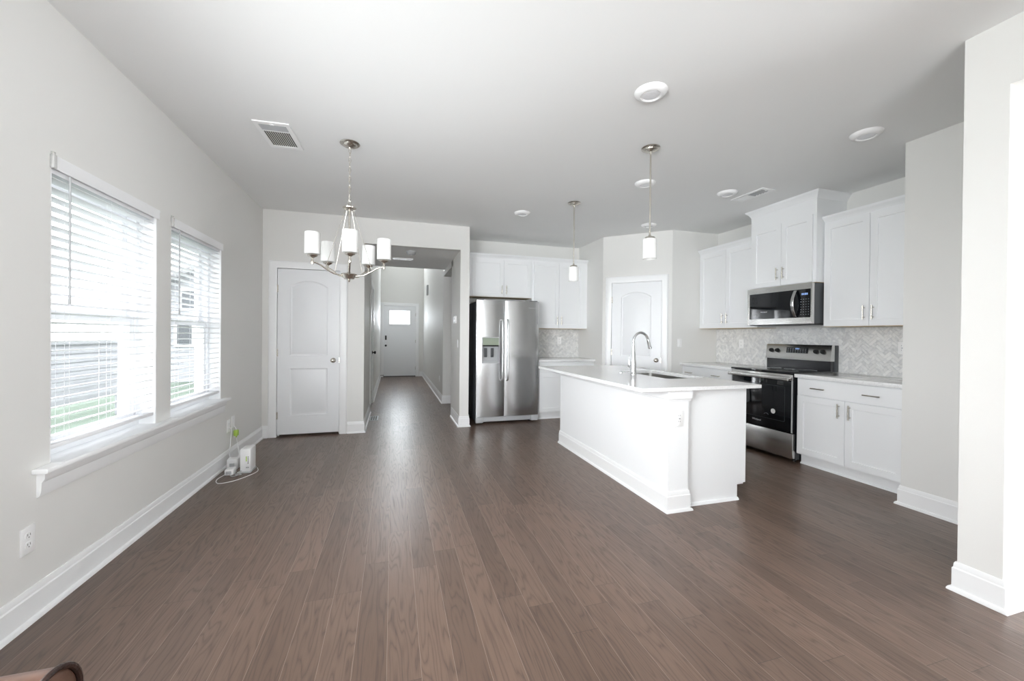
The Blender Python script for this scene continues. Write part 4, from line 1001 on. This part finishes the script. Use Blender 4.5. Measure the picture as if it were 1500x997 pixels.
plate('wall_outlet', 'white outlet plate low on the window wall, alone near the viewer', (XL, 2.226, 0.358), PI/2, 'outlet')
plate('wall_outlet', 'white outlet plate on the window wall above the modem', (XL, 4.405, 0.368), PI/2, 'outlet')
plate('cable_plate', 'white cable plate on the window wall with a green plug below', (XL, 4.520, 0.385), PI/2, 'blank')
plate('wall_outlet', 'white outlet on the corner post of the island', (1.982, 2.408, 0.668), 0, 'gfci')
plate('wall_outlet', 'white outlet on the herringbone tile close to the grey wall return', (XR-0.0105, 2.467, 1.174), RZ, 'gfci')
plate('wall_outlet', 'white outlet on the herringbone tile between range and pantry wall', (XR-0.0105, 4.230, 1.174), RZ, 'outlet')
plate('light_switch', 'white switch plate on the pantry wall above the counter end', (3.835, 4.665, 1.174), 0, 'switch')
plate('wall_outlet', 'white outlet on the herringbone tile beside the refrigerator', (2.655, YK-0.0105, 1.18), 0, 'outlet')
plate('wall_outlet', 'white outlet low on the far hallway wall', (0.875, 7.85, 0.40), RZ, 'outlet')
plate('light_switch', 'white switch plate low on the wall end, below the thermostat', (0.875, 5.60, 1.135), RZ, 'switch')
th = thing('thermostat', 'white thermostat on the wall end at the hallway opening', 'thermostat', (0.875, 5.79, 1.475), RZ)
B(-0.065, 0.065, -0.024, 0.0, -0.055, 0.055, bev=0.006).build('housing', PLASTIC, th); B(-0.035, 0.035, -0.0255, -0.022, -0.005, 0.035).build('screen', GREYPL, th)
cm = thing('door_chime', 'small grey chime box high on the far hallway wall', 'door chime', (0.875, 10.66, 2.42), RZ)
B(-0.09, 0.09, -0.045, 0, -0.13, 0.13, bev=0.008).build('housing', GREYPL, cm)
B(-0.06, 0.06, -0.047, -0.043, -0.10, 0.10).build('grille', GREYPL, cm)
fv = thing('floor_register', 'dark metal vent in the floor at the hallway entrance', 'air vent', (-0.262, 6.27, 0.0))
MB().prism(rect(-0.06, 0.06, -0.16, 0.16), [rect(-0.045+0.031*i, -0.022+0.031*i, -0.14, 0.14) for i in range(3)], 0.0, 0.006, lambda u, v, dd: (u, v, dd)).build('frame', GREYPL, fv)
B(-0.05, 0.05, -0.145, 0.145, 0.0, 0.0015).build('duct', SLOT, fv)
st = thing('door_stop', 'small dark door stop on the baseboard beside the front door', 'door stop', (-0.341, 11.9, 0.09))
MB().tube([(0, 0, 0), (0.075, 0, 0)], 0.006, 8).build('spring', BLACK, st); MB().lathe([(0.0, 0), (0.011, 0), (0.011, 0.016), (0, 0.018)], (0.075, 0, 0), (1, 0, 0), 12).build('tip', BLACK, st)

# modem on the floor with adapters and cords
md = thing('modem', 'white upright modem on the floor by the window wall', 'modem', (-1.262, 4.125, 0))
B(-0.042, 0.042, -0.03, 0.12, 0.012, 0.215, bev=0.008).build('housing', PLASTIC, md)
B(-0.046, 0.046, -0.034, 0.124, 0.0, 0.013, bev=0.003).build('stand', GREYPL, md)
m = MB()
for i, z in enumerate((0.085, 0.098, 0.112, 0.125, 0.14)): m.box(0.020, 0.028, -0.0308, -0.029, z, z+0.007)
for i in range(4): m.box(0.008+i*0.006, 0.011+i*0.006, -0.0308, -0.029, 0.045, 0.055)
m.build('indicator_lights', SLOT, md)
m = MB(); m.box(0.006, 0.014, -0.0308, -0.029, 0.105, 0.150); m.build('side_label', GREEN, md)
m = MB()
for i in range(6): m.box(-0.0425, -0.0415, 0.0, 0.10, 0.06+i*0.02, 0.068+i*0.02)
m.build('vent_slots', GREYPL, md)
pa = thing('power_adapter', 'white power adapter lying beside the modem', 'power adapter', (-1.375, 4.10, 0))
B(-0.035, 0.035, -0.045, 0.045, 0.0, 0.055, bev=0.01).build('housing', PLASTIC, pa)
B(-0.02, 0.02, -0.052, -0.044, 0.015, 0.04, bev=0.002).build('connector', GREYPL, pa)
pa2 = thing('network_adapter', 'small white network box behind the modem, against the baseboard', 'network adapter', (-1.405, 4.26, 0))
B(-0.045, 0.045, -0.04, 0.04, 0.0, 0.10, bev=0.012).build('housing', PLASTIC, pa2); B(-0.02, 0.02, -0.0415, -0.039, 0.03, 0.06).build('port', GREYPL, pa2)
gp = thing('green_plug', 'bright green plug hanging on its cord below the cable plate', 'plug', (XL+0.03, 4.52, 0.275))
B(-0.018, 0.018, -0.022, 0.022, -0.028, 0.028, bev=0.006).build('housing', GREEN, gp); MB().tube([(0, 0, -0.026), (0, 0, -0.045)], 0.006, 8).build('strain_relief', GREEN, gp)
def cord(label, pts, m_, r=0.0028, cat='cable'):
    P_ = [Vector(p) for p in pts]; out = []
    for i in range(len(P_)-1):
        a, b, c, d = P_[max(i-1, 0)], P_[i], P_[i+1], P_[min(i+2, len(P_)-1)]
        for k in range(6):
            t = k/6; out.append(0.5*((2*b)+(c-a)*t+(2*a-5*b+4*c-d)*t*t+(3*b-a-3*c+d)*t**3))
    out.append(P_[-1]); return tag(MB().tube(out, r, 8).build('cable', m_), label, cat)
cord('white cable looping over the floor before the modem', [(-1.40, 4.05, 0.015), (-1.43, 3.96, 0.004), (-1.38, 3.86, 0.0035), (-1.28, 3.90, 0.0035), (-1.20, 4.02, 0.0035), (-1.17, 4.12, 0.0035), (-1.20, 4.22, 0.004)], PLASTIC)
cord('white cable dropping from the cable plate to the modem', [(XL+0.008, 4.52, 0.345), (XL+0.028, 4.52, 0.315), (XL+0.032, 4.52, 0.23), (XL+0.06, 4.50, 0.10), (-1.40, 4.40, 0.02), (-1.33, 4.32, 0.02), (-1.275, 4.25, 0.06)], PLASTIC)
cord('grey cable bundled on the floor between adapter and modem', [(-1.365, 4.045, 0.02), (-1.34, 4.02, 0.004), (-1.30, 4.04, 0.006), (-1.33, 4.07, 0.012), (-1.31, 4.02, 0.016), (-1.27, 4.03, 0.012), (-1.31, 4.06, 0.02), (-1.285, 4.085, 0.025)], GREYPL, 0.0035)
cord('white cord dropping from the outlet to the adapters', [(XL+0.01, 4.405, 0.35), (XL+0.03, 4.40, 0.33), (XL+0.034, 4.36, 0.20), (XL+0.045, 4.31, 0.12), (-1.43, 4.27, 0.095)], PLASTIC)

# ------------------------------------------------------------------ leather sofa in the corner of the view
sf = thing('leather_sofa', 'brown leather sofa with dark piping, only its rolled arm showing at the frame edge', 'sofa', (-1.05, 0.10, 0))
def rolled_arm(yc, nm):
    r, zc, x0_, x1_ = 0.085, 0.483, -0.38, 0.40
    prof = arc(yc, zc, r, math.radians(-55), math.radians(235), 26); prof = [(p[0], p[1]) for p in prof] + [(yc-0.050, 0.10), (yc+0.050, 0.10)]
    m = MB().prism(prof, [], x0_, x1_-0.008, lambda u, v, d: (d, u, v)); a = m.build(nm, LEATHER, sf, smooth=50)
    face = inset(prof, 0.004); f = MB(); loops = []
    for ins, dx in ((0.0, 0.0), (0.004, 0.006), (0.012, 0.009)): loops.append([f.v((x1_-0.010+dx, p[0], p[1])) for p in inset(face, ins+0.0001)])
    for A, Bq in zip(loops, loops[1:]):
        for i in range(len(A)): j = (i+1) % len(A); f.f([A[i], A[j], Bq[j], Bq[i]])
    pts2 = inset(face, 0.0121)
    for tr in tessellate_polygon([[Vector((p[0], p[1], 0)) for p in pts2]]): f.f([loops[-1][i] for i in tr])
    f.build('arm_panel', LEATHER, a, smooth=50)
    MB().tube([(x1_-0.004, p[0], p[1]) for p in prof], 0.0062, 8, closed=True).build('piping', PIPING, a)
    MB().tube([(x0_, yc+0.055, 0.418), (x1_-0.01, yc+0.055, 0.418)], 0.004, 6).build('seam_piping', PIPING, a)
rolled_arm(0.92, 'arm'); rolled_arm(-0.92, 'arm')
B(-0.40, 0.36, -0.87, 0.87, 0.10, 0.28, bev=0.015).build('base', LEATHER, sf)
for k in range(2):
    y0_ = -0.86+0.86*k
    B(-0.18, 0.38, y0_+0.004, y0_+0.856, 0.28, 0.43, bev=0.045, seg=4).build('seat_cushion', LEATHER, sf)
    B(-0.32, -0.16, y0_+0.004, y0_+0.856, 0.40, 0.80, bev=0.05, seg=4).build('back_cushion', LEATHER, sf)
B(-0.42, -0.32, -0.86, 0.86, 0.10, 0.78, bev=0.03, seg=3).build('backrest', LEATHER, sf)
for x in (-0.36, 0.32):
    for y in (-0.90, 0.90): MB().lathe([(0.018, 0), (0.026, 0.06), (0.030, 0.10), (0, 0.10)], (x, y, 0), n=14).build('foot', WOODLEG, sf)
